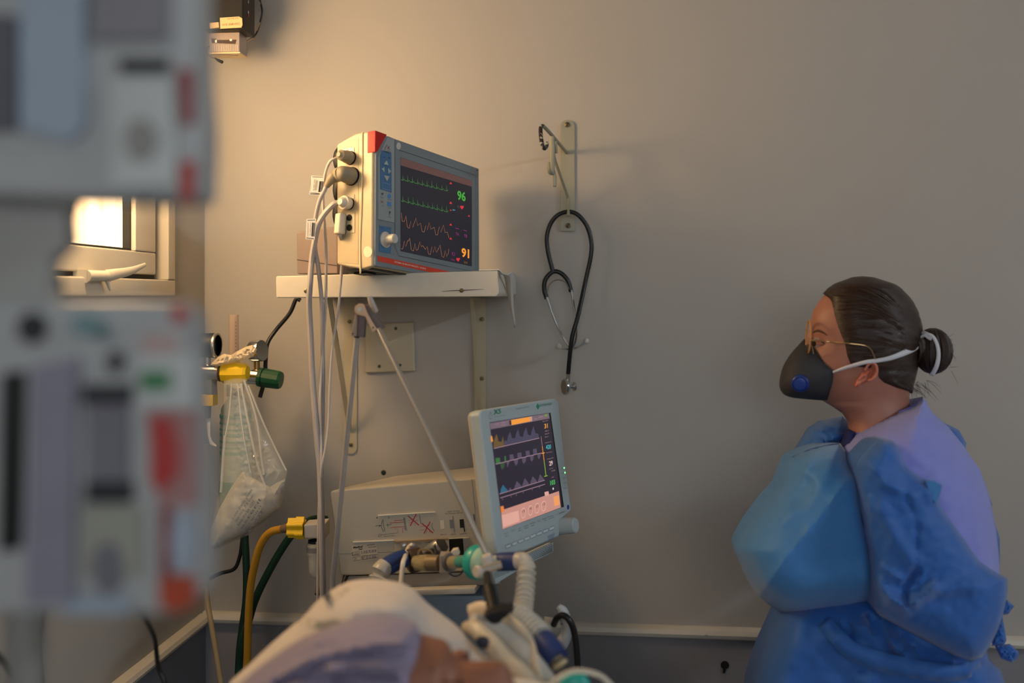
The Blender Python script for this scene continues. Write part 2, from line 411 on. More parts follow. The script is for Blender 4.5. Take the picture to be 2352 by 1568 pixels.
# ---------------------------------------------------------------- shelf on its brackets
YS = 1.92
shelf = thing('wall_shelf', 'white painted wooden shelf with chipped edges under the patient monitor', 'shelf', WY(900, 655, YS+.13))
m_shelf = worn('shelf_paint', (204, 198, 184), (150, 112, 74), .70, 16, (1, 1, 2), rough=.45, bump=.2)
pts = [WY(634, 684, YS), WY(1140, 681, YS), WY(1147, 672, YS), WY(1143, 621, YS), WY(633, 634, YS)]
MB().prism(pts, (0, YW-YS-.001, 0)).build('board', m_shelf, shelf, bevel=.003)
for px, py in ((703, 668), (1060, 667)): bolt(WY(px, py, YS-.0005), (0, -1, 0), .0042, m_screw, shelf)
MB().tube([WY(1015, 669, YS-.0004), WY(1045, 667, YS-.0004), WY(1075, 666, YS-.0004), WY(1112, 664, YS-.0004)], [.0003, .0007, .0007, .0002], 5).build('crack', m_hole, shelf)
# loose edging strip hanging off the right end
st = [WY(1146, 626, YS+.01), WY(1157, 634, YS+.05), WY(1163, 662, YS+.12), WY(1170, 700, YS+.18), WY(1181, 748, YS+.24)]
rows = []
for p, wd in zip(cat(st, 5), np.linspace(.016, .001, 21)): rows.append([p, p+Vector((wd, .004, -.004)), p+Vector((wd*1.6, .012, .002))])
MB().grid(rows).build('edging_strip', mat('edging_strip', (206, 204, 198), .4), shelf, solid=.0008)
MB().prism([WY(1100, 621.5, YS+.002), WY(1146, 620, YS+.002), WY(1158, 631, YS+.03), WY(1115, 630, YS+.05)], (0, 0, .002)).build('torn_sheet', m_white, shelf)
m_brk = worn('bracket_paint', (174, 166, 142), (110, 84, 52), .68, 20, (1, 1, 1), rough=.45)
def strap(pxc, py0, py1, pw, screws, round_end):
    a = WY(pxc, py0, YW-.004); b = WY(pxc, py1, YW-.004); hw = pw/2/960
    pts_ = [(a.x-hw, a.z), (a.x+hw, a.z), (a.x+hw, b.z+hw), (b.x-hw, b.z+hw)]
    if round_end: pts_ = [(a.x-hw, a.z), (a.x+hw, a.z)]+[(b.x+hw*math.cos(t), b.z+hw+hw*math.sin(t)) for t in np.linspace(0, -math.pi, 9)]
    br = MB().prism([(x, YW-.005, z) for x, z in pts_], (0, .004, 0)).build('bracket', m_brk, shelf, bevel=.001)
    for sx, sy in screws: bolt(WY(sx, sy, YW-.006), (0, -1, 0), .0048, m_screw, br)
    return br
b1 = strap(805, 686, 1043, 30, [(803, 738), (806, 1021)], True)
b2 = strap(1103, 684, 1090, 27, [(1107, 733), (1107, 869)], False)
def brace(p, q, wd, br):
    t = (q-p).normalized(); sx = Vector((1, 0, 0))*wd; n_ = t.cross(Vector((1, 0, 0))).normalized()*.002
    MB().obox((p+q)/2, (q-p)/2, sx, n_).build('brace', m_brk, br, bevel=.0008)
brace(WY(757, 686, 2.09), WY(803, 985, YW-.012), .0055, b1)
brace(WY(1084, 686, 2.16), WY(1105, 1000, YW-.012), .0045, b2)
for px in (757, 805): MB().box(tuple(WY(px, 684.5, 2.09)-Vector((.013, .01, .003))), tuple(WY(px, 684.5, 2.09)+Vector((.013, .2, 0)))).build('bracket_arm', m_brk, b1)
MB().box(tuple(WY(1092, 683.5, 2.16)-Vector((.012, .01, .003))), tuple(WY(1092, 683.5, 2.16)+Vector((.012, .13, 0)))).build('bracket_arm', m_brk, b2)

# ---------------------------------------------------------------- wall plate, plugs
plate = thing('wall_plate', 'square cream blanking plate screwed to the wall under the shelf', 'wall plate', WY(895, 798, YW))
q = [WY(838, 857, YW-.010), WY(953, 853, YW-.010), WY(950, 738, YW-.010), WY(838, 745, YW-.010)]
MB().prism(q, (0, .0095, 0)).build('cover', mat('cream_plastic', (178, 170, 148), .42, namp=.04), plate, bevel=.004, seg=3)
for px, py in ((909, 754), (871, 841), (919, 838)): bolt(WY(px, py, YW-.0105), (0, -1, 0), .0035, mat('dull_screw', (70, 84, 60), .4, .6), plate)
tag(MB().lathe(WY(881, 1085, YW), (0, -1, 0), [(-.01, .006), (.001, .006), (.002, .004)], 16).build('wall_plug', mat('green_plug', (24, 44, 30), .6)), 'small dark green plug in the wall above the ventilator', 'wall plug')
tag(MB().lathe(WY(1665, 1527, YW-.005), (0, -1, 0), [(-.01, .0095), (.0015, .0095), (.002, .007)], 18).cyl(WY(1665, 1534, YW-.006), WY(1663, 1545, YW-.006), .004, .003, 8).build('cable_hole', m_hole), 'round dark hole in the grey lower wall left of the nurse', 'hole')

# ---------------------------------------------------------------- hook rack
rack = thing('hook_rack', 'cream painted metal wall rack with bent hooks holding the stethoscope', 'hook rack', WY(1303, 530, YW))
m_rack = worn('rack_paint', (146, 144, 126), (70, 62, 52), .70, 40, rough=.42)
a = WY(1287, 531, YW); b = WY(1321, 531, YW); tz = WY(1303, 276, YW).z; hw = (b.x-a.x)/2; cx_ = (a.x+b.x)/2
pts = [(a.x, a.z), (b.x, b.z)]+[(cx_+hw*math.cos(t), tz-hw+hw*math.sin(t)) for t in np.linspace(.25, math.pi-.25, 9)]
MB().prism([(x, YW-.005, z) for x, z in pts], (0, .0045, 0)).build('back_strap', m_rack, rack, bevel=.0012)
for px, py in ((1303, 286), (1305, 518)):
    sc = bolt(WY(px, py, YW-.0055), (0, -1, 0), .006, m_screw, rack, h=.003)
    c_ = WY(px, py, YW-.0088); MB().obox(c_, (.0036, 0, .0036), (.0006, 0, -.0006), (0, .0004, 0)).build('slot', m_hole, sc)
R1 = cat([WY(1301, 350, YW-.006), W(1280, 325, 2.22), W(1262, 304, 2.15), W(1247, 288, 2.10)], 4)
hk = MB().tube(R1, .0042, 10).build('hook', m_rack, rack)
MB().tube(cat([W(1247, 288, 2.10), W(1242, 292, 2.095), W(1242, 310, 2.08), W(1245, 330, 2.07), W(1250, 341, 2.075), W(1255, 337, 2.085), W(1257, 327, 2.09)], 4), [.0036, .0045, .0045, .004, .0035], 9).build('worn_tip', worn('worn_tip_paint', (40, 34, 34), (170, 165, 150), .56, 90), hk)
hk2 = MB().tube(cat([W(1268, 313, 2.16), W(1269, 340, 2.158), W(1268, 385, 2.15), W(1266, 398, 2.145), W(1261, 390, 2.135), W(1260, 372, 2.13)], 4), [.005, .0055, .006, .005, .0035], 10, ex=.7).build('hook', m_rack, rack)
hk3 = MB().tube(cat([W(1270, 318, 2.165), W(1273, 360, 2.17), W(1284, 395, 2.20), W(1300, 440, 2.25), W(1305, 458, 2.265)], 4), .0034, 9).tube(cat([W(1305, 456, 2.262), W(1305.5, 475, 2.25), W(1305.5, 496, 2.235)], 3), .0034, 9).build('hook', m_rack, rack)
MB().tube([W(1276, 324, 2.16), W(1278, 352, 2.162)], .003, 8).build('hook', m_rack, rack)
hk4 = MB().tube([W(1272, 390, 2.15), W(1274, 408, 2.145), W(1274, 428, 2.143)], [.003, .0045, .0038], 9).build('hook', m_rack, rack)

# ---------------------------------------------------------------- stethoscope
ste = thing('stethoscope', 'black stethoscope hanging from the wall rack with its chest piece down', 'stethoscope', WY(1305, 900, YW))
dS = 2.245
tp = [(1270,624),(1259,580),(1256,545),(1264,515),(1281,494),(1305,486),(1327,493),(1348,519),(1358,554),(1357,588),(1344,649),(1328,723),(1315,771),(1309,814),(1305,858)]
ds = [dS]*4+[2.243, 2.246, 2.243]+[dS]*4+[2.22, 2.215, 2.22, 2.23]
MB().tube(cat([W(x, y, d_) for (x, y), d_ in zip(tp, ds)], 6), .0050, 12).build('tubing', m_rubber, ste)
MB().tube(cat([W(*p, dS) for p in ((1256,686),(1250,664),(1253,641),(1270,624),(1288,627),(1304,644),(1312,670))], 6), .0052, 12).build('yoke', m_rubber, ste)
L1 = cat([W(*p, dS-.006) for p in ((1256,682),(1263,705),(1276,740),(1296,779),(1311,798),(1327,797),(1342,787))], 5)
L2 = cat([W(*p, dS-.002) for p in ((1312,666),(1320,719),(1324,762),(1320,789),(1309,801),(1290,799))], 5)
for L_, e_ in ((L1, (1347, 783)), (L2, (1283, 795))):
    bn = MB().tube(L_, [.0034, .0026, .0024, .0024, .0024], 9).build('ear_tube', m_chrome, ste)
    MB().ball(W(*e_, dS-.004), .0065, 12).build('ear_tip', mat('ear_tip', (196, 190, 180), .5), bn)
MB().tube(cat([W(*p, dS-.012) for p in ((1257,668),(1262,653),(1277,643),(1297,647),(1307,664))], 5), .0014, 8, ex=2.2).build('spring', m_steel, ste)
cp = W(1305, 888, 2.235); axd = (RT*-1+FW*-.35).normalized()
MB().cyl(W(1305, 856, 2.23), W(1305, 880, 2.235), .0045, .0040, 12).build('stem', m_steel, ste)
ch = MB().lathe(cp, axd, [(-.017, .006), (-.016, .0105), (-.013, .0105), (-.010, .005), (-.002, .005), (.002, .0165), (.006, .0185), (.0095, .0185), (.0105, .0165)], 26).build('chest_piece', m_chrome, ste)
MB().lathe(cp+axd*.0106, axd, [(0, .0155), (.0006, .0155)], 24).build('diaphragm', mat('diaphragm', (120, 112, 100), .35), ch)

# ---------------------------------------------------------------- black wall box with taped labels
YB = 2.08
dev = thing('wall_box', 'black electronic box high on the wall with paper labels taped on', 'device', WY(520, -60, YW))
c0 = WY(463, 68, YB); c1 = WY(558, 68, YB); t0 = WY(463, -120, YB)
MB().box((c0.x, YB, c0.z), (c1.x, YB+.075, t0.z)).build('case', m_dark, dev, bevel=.004)
MB().box((c0.x+.01, YB+.075, c0.z+.08), (c1.x-.06, YW-.0005, t0.z-.02)).build('wall_mount', m_dark, dev)
pb = Plane(Matrix(((1,0,0,0),(0,0,-1,YB),(0,1,0,0),(0,0,0,1))))
m_tape = mat('masking_tape', (184, 160, 116), .65, bump=.1)
pb.poly([(481,53),(502,51),(503,63),(488,65),(482,66)], m_tape, dev, 'paper_label')
lb = pb.poly([(505,41),(549,38),(556,42),(557,58),(554,63),(506,66)], m_tape, dev, 'paper_label')
pb.text('10 M 75', (523,46), (548,44), (523,42), mat('pencil', (120, 100, 70), .7), lb, z=.0006)
pb.text('015 208 022', (511,60), (551,57), (511,55), mat('pencil'), lb, z=.0006)
for yy, c_ in ((28, (190,190,190)), (35, (190,40,40)), (4, (170,170,170))):
    p_ = WY(570, yy, YB+.03); MB().ball(Vector((c1.x+.0008, p_.y, p_.z)), (.001, .0016, .004), 8).build('indicator', mat('led_%d' % yy, c_, .3), dev)
cb = MB().tube(cat([WY(590, -40, 2.25), WY(597, 0, 2.25), WY(602, 26, 2.25), WY(597, 52, 2.25), WY(590, 74, 2.24), WY(580, 87, 2.22), WY(566, 95, 2.18), WY(556, 89, 2.16), WY(553, 78, 2.14)], 5), .0021, 8).build('lead', m_rubber, dev)
m_tan = mat('tan_tape', (190, 160, 120), .5)
for A, B in (((595,4,2.248),(597,10,2.248)), ((596.5,52,2.247),(589.5,70,2.24)), ((580,88,2.218),(567,95.5,2.178))): MB().tube([WY(A[0],A[1],A[2]-.003), WY(B[0],B[1],B[2]-.003)], .0015, 6).build('tape', m_tan, cb)
# little clear box taped underneath
sb = thing('clear_box', 'small clear plastic box with a dark strip hanging below the black wall box', 'box', WY(515, 121, 2.12))
e0 = WY(480, 120, 2.11); e1 = WY(550, 120, 2.11); e2 = WY(480, 69.5, 2.11)
MB().box((e0.x, 2.11, e0.z), (e1.x, 2.155, e2.z)).build('case', mat('smoky_clear_plastic', (150, 138, 132), .3, alpha=.8, namp=.15), sb, bevel=.002)
pc = Plane(Matrix(((1,0,0,0),(0,0,-1,2.11),(0,1,0,0),(0,0,0,1))))
pc.poly([(484,88),(497,89),(497,92),(543,91),(541,101),(486,99)], mat('dark_strip', (52, 30, 26), .3, nscale=120, namp=.5), sb, 'strip')
pc.poly([(494,92),(498,92),(498,98),(494,98)], m_white, sb, 'mark', z=.0007); pc.poly([(528,90),(533,90),(533,94),(528,94)], m_white, sb, 'mark', z=.0007)
for i in range(16):
    x = 485+i*4; pc.poly([(x,103),(x+1.6,103),(x+1.6,117),(x,117)], mat('rib_plastic', (165, 155, 148), .3), sb, 'rib', h=.0012)
MB().box((e0.x+.001, 2.108, e0.z-.004), (e1.x+.002, 2.15, e0.z-.0008)).build('base', mat('pale_base', (196, 176, 140), .5), sb, bevel=.0008)
MB().box((e0.x+.004, 2.155, e2.z-.014), (e0.x+.014, YW-.0005, e2.z-.004)).build('wall_pad', m_dark, sb)
wl = MB().tube(cat([WY(547,127,2.105), WY(520,126.5,2.1), WY(490,125,2.1), WY(478,129,2.1), WY(472,118,2.1), WY(475,108,2.11), WY(481,107,2.12)], 5), .0012, 7).tube(cat([WY(463,113,2.1), WY(470,111,2.1), WY(478,112,2.11)], 4), .0008, 6).tube(cat([WY(476,112,2.1), WY(474,121,2.1), WY(482,130,2.1), WY(496,135,2.1)], 4), .0013, 7).build('wire', mat('grey_wire', (96, 86, 78), .5), sb)
MB().tube([WY(493,133,2.1), WY(500,138,2.1), WY(511,143,2.1)], [.0016, .003, .0034], 10).build('plug', m_dark, sb)
def hull(pts):
    bm = bmesh.new()
    for p in pts: bm.verts.new(p)
    r = bmesh.ops.convex_hull(bm, input=bm.verts)
    bmesh.ops.delete(bm, geom=[g for g in r['geom_interior'] if isinstance(g, bmesh.types.BMVert)], context='VERTS')
    bmesh.ops.dissolve_limit(bm, angle_limit=math.radians(2), verts=bm.verts, edges=bm.edges)
    mb = MB(); bm.verts.index_update(); mb.add([v.co.copy() for v in bm.verts], [tuple(v.index for v in f.verts) for f in bm.faces]); bm.free(); return mb
def frame(x, y, z, o): return Matrix(((x[0],y[0],z[0],o[0]),(x[1],y[1],z[1],o[1]),(x[2],y[2],z[2],o[2]),(0,0,0,1)))
def screen_mat(key, rgb=(200,200,200), e=1.0): return mat(key, rgb, .25, emit=e, namp=.04)

# ================================================================ patient monitor
MM = frame((.4397,.8939,-.0875), (-.019,.1066,.9941), (.8979,-.4355,.0639), (-.3494,2.0103,1.7674))
pm = Plane(MM); INV = MM.inverted()
xl = (pm.at(862,612)[0]+pm.at(850,302)[0])/2; xr = pm.at(1097,500)[0]
yt = pm.at(905,318)[1]; yb = pm.at(880,616)[1]
def side(px, py, x=None):
    x = xl if x is None else x
    o_ = INV @ EYE; d_ = INV.to_3x3() @ rayd(px, py); t = (x-o_.x)/d_.x; q_ = o_+d_*t; return q_.y, q_.z
def S(px, py, out=0.0):
    y_, z_ = side(px, py); return MM @ Vector((xl-out, y_, z_))
NXo = -(MM.to_3x3() @ Vector((1, 0, 0))); NZo = MM.to_3x3() @ Vector((0, 0, 1)); NYo = MM.to_3x3() @ Vector((0, 1, 0))
mon = thing('patient_monitor', 'grey and cream patient monitor with vital sign curves reading 96 and 91', 'monitor', WY(930, 627, 2.1))
m_cream = mat('cream_housing', (188, 174, 142), .42, nscale=40, namp=.05)
m_grey = mat('grey_bezel', (118, 126, 130), .42, namp=.05)
m_keyl = mat('pale_key_panel', (146, 152, 150), .5, namp=.04)
m_blue = mat('blue_key_pad', (66, 108, 144), .5, namp=.06)
sp = [side(*p) for p in ((836,303),(826,304),(815,307),(795,318),(773,331),(773,607),(800,613),(832,618),(860,613))]
sp = [(yt, 0.0)]+[(y_, min(z_, -.004)) for y_, z_ in sp[:-1]]+[(yb, 0.0)]
MB(MM).prism([(xl, y_, z_) for y_, z_ in sp], (xr-xl, 0, 0)).build('housing', m_cream, mon, bevel=.004, seg=3)
zb = min(z_ for _, z_ in sp)
fp = MB(MM).box((xl+.004, yb+.001, -.003), (xr+.001, yt-.001, .004)).build('front_panel', m_grey, mon, bevel=.0025)
# glued seam, recess and stickers of the side
MB().tube(cat([S(833,304,.001), S(833,380,.001), S(831,470,.001), S(828,560,.001), S(829,620,.0015), S(828,628,.001)], 4), [.0016,.0012,.002,.0012,.0018,.001], 7).build('glue_seam', mat('yellowed_glue', (226, 206, 160), .35), mon)
MB().prism([S(*p, .0006) for p in ((776,337),(800,321),(820,314),(824,318),(823,606),(776,603))], NXo*-.0004).build('side_cover', mat('cream_cover', (180, 164, 132), .45), mon)
pls = Plane(frame(tuple(-NZo), tuple(NYo), tuple(NXo), tuple(MM @ Vector((xl, 0, 0)))))
def ell(cx, cy, rx, ry, n=20): return [(cx+rx*math.cos(t), cy+ry*math.sin(t)) for t in np.linspace(0, 2*math.pi, n, endpoint=False)]
pls.poly(ell(845,578,10,13), mat('round_sticker', (236, 214, 186), .5), mon, 'round_sticker')
pls.poly([(789,343),(814,339),(814,352),(789,358)], m_white, mon, 'port_label', z=.001)
pls.text('Resp/T.', (791,352), (803,349), (791,346), m_ink, mon, z=.0016)
pls.poly([(792,453),(815,447),(815,456),(791,463)], mat('port_label_grey', (170, 164, 140), .5), mon, 'port_label', z=.001)
pls.text('NIBP', (794,460), (803,457), (794,454), m_ink, mon, z=.0016)
pls.poly([(798,495),(816,490),(816,534),(797,536)], mat('port_plate', (190, 178, 148), .5), mon, 'port_plate', z=.001)
for px, py in ((804,500),(804,523)): MB().lathe(S(px,py,.001), NXo, [(0,.0062),(.0022,.0062),(.0024,.005)], 16).build('socket', m_hole, mon)
for (cx, cy, hh) in ((770,362,27),(768,432,30),(769,488,30)):
    p_ = MM @ Vector((xl+.012, side(cx, cy)[0], zb-.004)); MB().ball(p_, (.010, hh*2.05/2287, .013), 14, (MM.to_3x3() @ Vector((1,0,0)), NYo, NZo)).build('rear_vent', m_dark, mon)
for fx in (xl+.03, xr-.05): MB(MM).box((fx, yb-.006, zb+.02), (fx+.03, yb+.004, zb+.05)).build('foot', m_dark, mon)
MB(MM).box((xl+.012, yb-.003, zb+.015), (xr-.02, yb+.002, -.008)).build('underside', m_dark, mon)
# alarm light
al = [pm.at(*p) for p in ((884,308),(862,349),(857,350))]
MB(MM).prism([(xl-.0012, yt+.0008, .0065),(al[0][0], yt+.0008, .0065),(al[1][0], al[1][1], .0065),(xl-.0012, al[2][1]-.0005, .0065)], (0,0,-.020)).build('alarm_light', m_red, mon, bevel=.0022)
Zf = .004
pm.poly([(886,315),(902,320),(902,512),(864,504),(864,362)], m_keyl, mon, 'key_panel', z=Zf)
pm.line([(886,314),(902.5,320),(902.5,512.5),(863,504)], .0007, m_ink, mon, 'groove', z=Zf+.0003)
kp = pm.poly([(874,346),(894,351),(894.5,443),(868.4,435),(868.4,357)], m_blue, mon, 'key_pad', z=Zf+.0007)
m_key = mat('key_face', (168, 174, 172), .5)
for tri in (((882,368),(887,381),(875.5,378)), ((877,383.5),(877.5,397.5),(870,388.7)), ((885.2,386),(893,395),(885.7,400)), ((876,403),(889,405.5),(882.7,417.5))):
    pm.poly(tri, m_key, kp, 'arrow_key', z=Zf+.0014, h=.001); pm.line(list(tri), .0006, mat('key_outline', (30, 50, 78), .5), kp, 'key_outline', z=Zf+.0021, closed=True)
pm.text('-', (874.5,362.5), (879,363.7), (874.5,360.5), m_ink, kp, z=Zf+.001); pm.text('+', (886,366), (891,367), (886,361), m_ink, kp, z=Zf+.001)
pm.line([(873.5,420),(890,424),(890,438),(873,433.5)], .0005, m_key, kp, 'key_outline', z=Zf+.0012, closed=True)
pm.text('MENU', (877,350), (889,353), (877,347), m_ink, kp, z=Zf+.001)
for (s_, a_, b_, t_, mt_) in (('X',(884,343.5),(891,345),(884,335),m_red), ('X',(869,466),(876,467.5),(869,461),m_red), ('?',(888,495),(892,496),(888,485),m_ink), ('?',(870.5,448),(876,449.5),(870.5,443),m_ink), ('Ajuda',(886,499),(893,500.5),(886,497),m_ink), ('Alarme',(884,347.5),(892,349.5),(884,345.5),m_ink), ('Menu',(869,454.5),(876,456),(869,452.5),m_ink), ('OK',(871.5,473.8),(875.5,474.6),(871.5,471.5),m_ink), ('Imprime',(885,459),(894,460.5),(885,457),m_ink), ('Curva',(885.5,478),(894,479.5),(885.5,476),m_ink)):
    pm.text(s_, a_, b_, t_, mt_, mon, z=Zf+.0006)
m_ic = mat('blue_icon', (70, 132, 190), .5)
pm.poly(ell(889.5,451,4,5.5), m_ic, mon, 'icon', z=Zf+.0006); pm.poly([(885,463.5),(894,465.5),(894,475),(885,473)], m_ic, mon, 'icon', z=Zf+.0006)
pm.line([(884,333),(878,345)], .0009, m_ink, mon, 'mark', z=Zf+.0006); pm.line([(873,346),(870,350)], .0009, m_ink, mon, 'mark', z=Zf+.0002)
kn = pm.poly([(867,518),(894,523),(893.5,583),(866,578)], m_blue, mon, 'knob_panel', z=Zf)
pm.text('Volta', (869,524), (876,525.5), (869,521.5), m_ink, kn, z=Zf+.0004)
ka, kb = pm.at(880,551); MB().lathe(MM @ Vector((ka, kb, Zf)), NZo, [(0,.0155),(.003,.0155),(.005,.0125),(.008,.0098),(.024,.009),(.0255,.0075)], 24).build('knob', mat('knob_plastic', (196, 190, 178), .4), mon)
rs = pm.poly([(863,587.5),(1088,637),(1088,647),(863.5,600)], mat('red_strip', (206, 62, 34), .5, namp=.05), mon, 'red_strip', z=Zf)
pm.text('SISTEMA DE MONITORAÇÃO  DX2010', (901,603.2), (973,619), (901,599), m_white, rs, z=Zf+.0004, bold=.01)
pm.poly(ell(911.5,336,5,8), mat('round_sticker2', (196, 186, 180), .5), mon, 'round_sticker', z=Zf)
pm.line([(903,322),(903,567),(912,588),(1088,625),(1088,403),(912,345)], .0008, m_ink, mon, 'groove', z=Zf, closed=False)
pm.line([(1092,391),(1092,640)], .0006, m_ink, mon, 'groove', z=Zf); pm.poly([(1090,390),(1094,391),(1094,392.5),(1090,391.5)], m_ink, mon, 'mark', z=Zf)
scr = pm.poly([(916,362),(1080,415),(1080,612),(916,577)], screen_mat('monitor_screen', (34, 33, 45), .55), mon, 'screen', z=Zf, h=.0004)
Zs = Zf+.0004
pm.poly([(916,362.5),(1079.5,415.5),(1079.5,429),(916,380)], screen_mat('status_bar_brown', (120, 84, 80), .5), scr, 'status_bar', z=Zs, h=.0002)
m_g = screen_mat('green_trace', (84, 150, 78), .55); m_o = screen_mat('orange_trace', (190, 128, 88), .6)
def c5(pts_): return [(x/3.646+620, y/3.646+270) for x, y in pts_]
for (y0, sl, x1) in ((413, .243, 1027), (462, .235, 1025)):
    pts = []; x = 916.5; k = 0; rr = random.Random(int(y0))
    nxt = 919
    while x < x1:
        b_ = y0+(x-916)*sl; pts.append((x, b_+rr.uniform(-.5, .5)))
        if x >= nxt:
            pts += [(x+.5, b_+1), (x+1.2, b_-11-rr.random()*4), (x+1.9, b_+2.2), (x+3.2, b_-.3), (x+4.6, b_-2.6), (x+5.6, b_)]; x += 6; nxt += 10.6+rr.random()
        x += 1.6
    pm.line(pts, .0011, m_g, scr, 'green_trace', z=Zs, h=.0004)
pm.line(c5([(1083,800),(1092,870),(1108,872),(1122,825),(1135,918),(1150,930),(1163,870),(1180,920),(1208,840),(1220,905),(1245,885),(1258,955),(1275,960),(1290,905),(1302,940),(1318,880),(1332,935),(1360,920),(1372,983),(1387,985),(1402,915),(1415,960),(1438,900),(1450,965),(1470,960),(1483,1010)]), .0012, m_o, scr, 'orange_trace', z=Zs, h=.0004)
pm.line(c5([(1083,1100),(1096,1100),(1110,1035),(1122,1080),(1136,1035),(1146,1030),(1154,1010),(1168,1110),(1186,1118),(1198,1055),(1210,1112),(1222,1108),(1240,1040),(1252,1085),(1264,1072),(1285,1105),(1300,1080),(1312,1143),(1328,1147),(1340,1080),(1352,1130),(1365,1080),(1378,1130),(1395,1100),(1408,1068),(1425,1165),(1440,1172),(1452,1115),(1465,1165),(1476,1140),(1484,1100)]), .0012, m_o, scr, 'orange_trace', z=Zs, h=.0004)
def v4(x, y): return (1000+x/6.03, 380+y/6.03)
m_gb = screen_mat('green_digits', (74, 178, 62), .75); m_ob = screen_mat('orange_digits', (242, 150, 48), 1.0); m_rb = screen_mat('red_icon', (226, 52, 62), .75); m_mg = screen_mat('magenta_text', (164, 48, 130), .8)
pm.text('96', v4(275,470), v4(390,497), v4(275,345), m_gb, scr, 'digits', z=Zs, bold=.03); pm.text('91', v4(335,1260), v4(440,1283), v4(335,1140), m_ob, scr, 'digits', z=Zs, bold=.03)
def heart(cx, cy, s): return [(cx+s*16*math.sin(t)**3/16, cy-s*(13*math.cos(t)-5*math.cos(2*t)-2*math.cos(3*t)-math.cos(4*t))/13) for t in np.linspace(0, 2*math.pi, 22, endpoint=False)]
pm.poly(heart(1056.8,476.5,4), m_rb, scr, 'heart', z=Zs); pm.poly(heart(1048,596,4), m_rb, scr, 'heart', z=Zs)
for bx, by, s_ in ((1031,421,2.6),(1031,516,2.6),(1031,548,2.6),(1031,466,2.8),(1031,483,1.8),(1073,496,2)): pm.poly([(bx,by-s_),(bx+s_*.8,by+s_*.3),(bx+s_,by+s_),(bx-s_,by+s_*.7),(bx-s_*.8,by)], m_rb, scr, 'alarm_icon', z=Zs)
pm.text('FC', (1045.6,478.5), (1051.5,480), (1045.6,472), screen_mat('dim_green', (70, 100, 70), .7), scr, z=Zs)
pm.text('TA', (1042,540), (1049,542), (1042,533.5), m_mg, scr, z=Zs); pm.text('TB', (1061,544.5), (1068,546.5), (1061,538), m_mg, scr, z=Zs)
pm.line([(1041,524),(1050,526)], .001, m_mg, scr, 'dash', z=Zs); pm.line([(1060,528.5),(1068,531)], .001, m_mg, scr, 'dash', z=Zs)
pm.text('ICS', (1033,586), (1040,587.7), (1033,579), m_mg, scr, z=Zs); pm.text('Pulso', (1032,598), (1040,600), (1032,594), m_mg, scr, z=Zs)
pm.text('SpO2', (1061,604), (1069,606), (1061,599.5), screen_mat('dim_orange', (150, 104, 50), .8), scr, z=Zs)
pm.poly([(1035,481),(1040,481.5),(1042,483.5),(1038,484.5),(1035,483.5)], screen_mat('cyan_icon', (60, 130, 150), .8), scr, 'icon', z=Zs)
# plugs in the side
m_plug = mat('grey_plug', (138, 128, 106), .5, namp=.08); m_plugw = mat('white_plug', (206, 196, 176), .45)
def plug(px, py, prof_, mt_, ringr):
    MB().lathe(S(px,py,.0004), NXo, [(0,ringr),(.003,ringr),(.0032,ringr*.8)], 20).build('port', m_hole, mon)
    return MB().lathe(S(px,py,.002), NXo, prof_, 20)

def cable(name, label, pix, r, mt_, group=None, n=10, k=6, ex=1.0):
    c_ = MB().tube(cat([W(*p) for p in pix], k), r, n, ex=ex).build(name, mt_)
    tag(c_, label, 'cable', group); return c_
grp = 'monitor leads'
def lead(name, label, pix, r, mt_, ex=1.0):
    t_ = thing(name, label, 'cable', W(*pix[-1]), grp)
    MB().tube(cat([W(*p) for p in pix], 6), r, 10, ex=ex).build('cord', mt_, t_); return t_
sA = S(806,363,.033); pA = [(785,360,1.90),(770,364,1.89),(757,372,1.89),(747,399,1.90),(743,430,1.905),(742,470,1.91),(746,525,1.91),(749,572,1.915),(749,627,1.915),(748,700,1.93),(743,780,1.95),(737,859,1.95),(735,923,1.94),(736,987,1.94),(738,1051,1.93),(735,1200,1.92),(738,1400,1.92)]
tA = lead('monitor_lead', 'thin grey lead from the top plug of the patient monitor', pA, .0028, m_cable2)
plug(806,363,[(0,.0125),(.012,.0125),(.013,.0115),(.028,.0100),(.030,.0070),(.034,.0045)], m_plug, .0135).build('plug', m_plug, tA)
pB = [(752,421,1.885),(745,438,1.885),(735,458,1.89),(727,489,1.895),(724,517,1.90),(724,572,1.91),(731,613,1.915),(739,698,1.925),(741,796,1.95),(742,859,1.955),(741,955,1.95),(739,1051,1.94),(741,1200,1.93),(745,1400,1.93)]
tB = lead('monitor_lead', 'grey lead from the large angled plug of the patient monitor', pB, .0042, m_cable)
ab = plug(809,405,[(0,.0165),(.004,.0168),(.020,.0155),(.030,.0140),(.036,.0105),(.038,.006)], m_plug, .018); q0 = S(809,405,.030)
ab.tube(cat([q0, W(775,402,1.885), W(765,408,1.88), W(757,417,1.882), W(750,428,1.885)], 4), [.0135,.0135,.011,.008,.0055], 14); ab.build('plug', m_plug, tB)
pC = [(786,467,1.90),(775,466,1.89),(764,471,1.885),(746,490,1.89),(731,517,1.895),(722,558,1.90),(716,599,1.91),(712,654,1.91),(710,700,1.925),(713,764,1.94),(717,859,1.945),(724,955,1.94),(729,1019,1.935),(734,1080,1.93),(737,1200,1.91),(741,1400,1.91)]
tC = lead('monitor_lead', 'thick grey pressure hose from the white plug of the patient monitor', pC, [.0056,.0058,.0056,.0056,.0056,.0056,.0056,.0058,.006,.006,.0055,.005,.0045], m_cable, ex=1.15)
cc = plug(803,468,[(0,.0115),(.008,.0115),(.009,.0135),(.016,.0130),(.017,.0105),(.024,.0075),(.026,.006)], m_plugw, .012); cc.build('plug', m_plugw, tC)
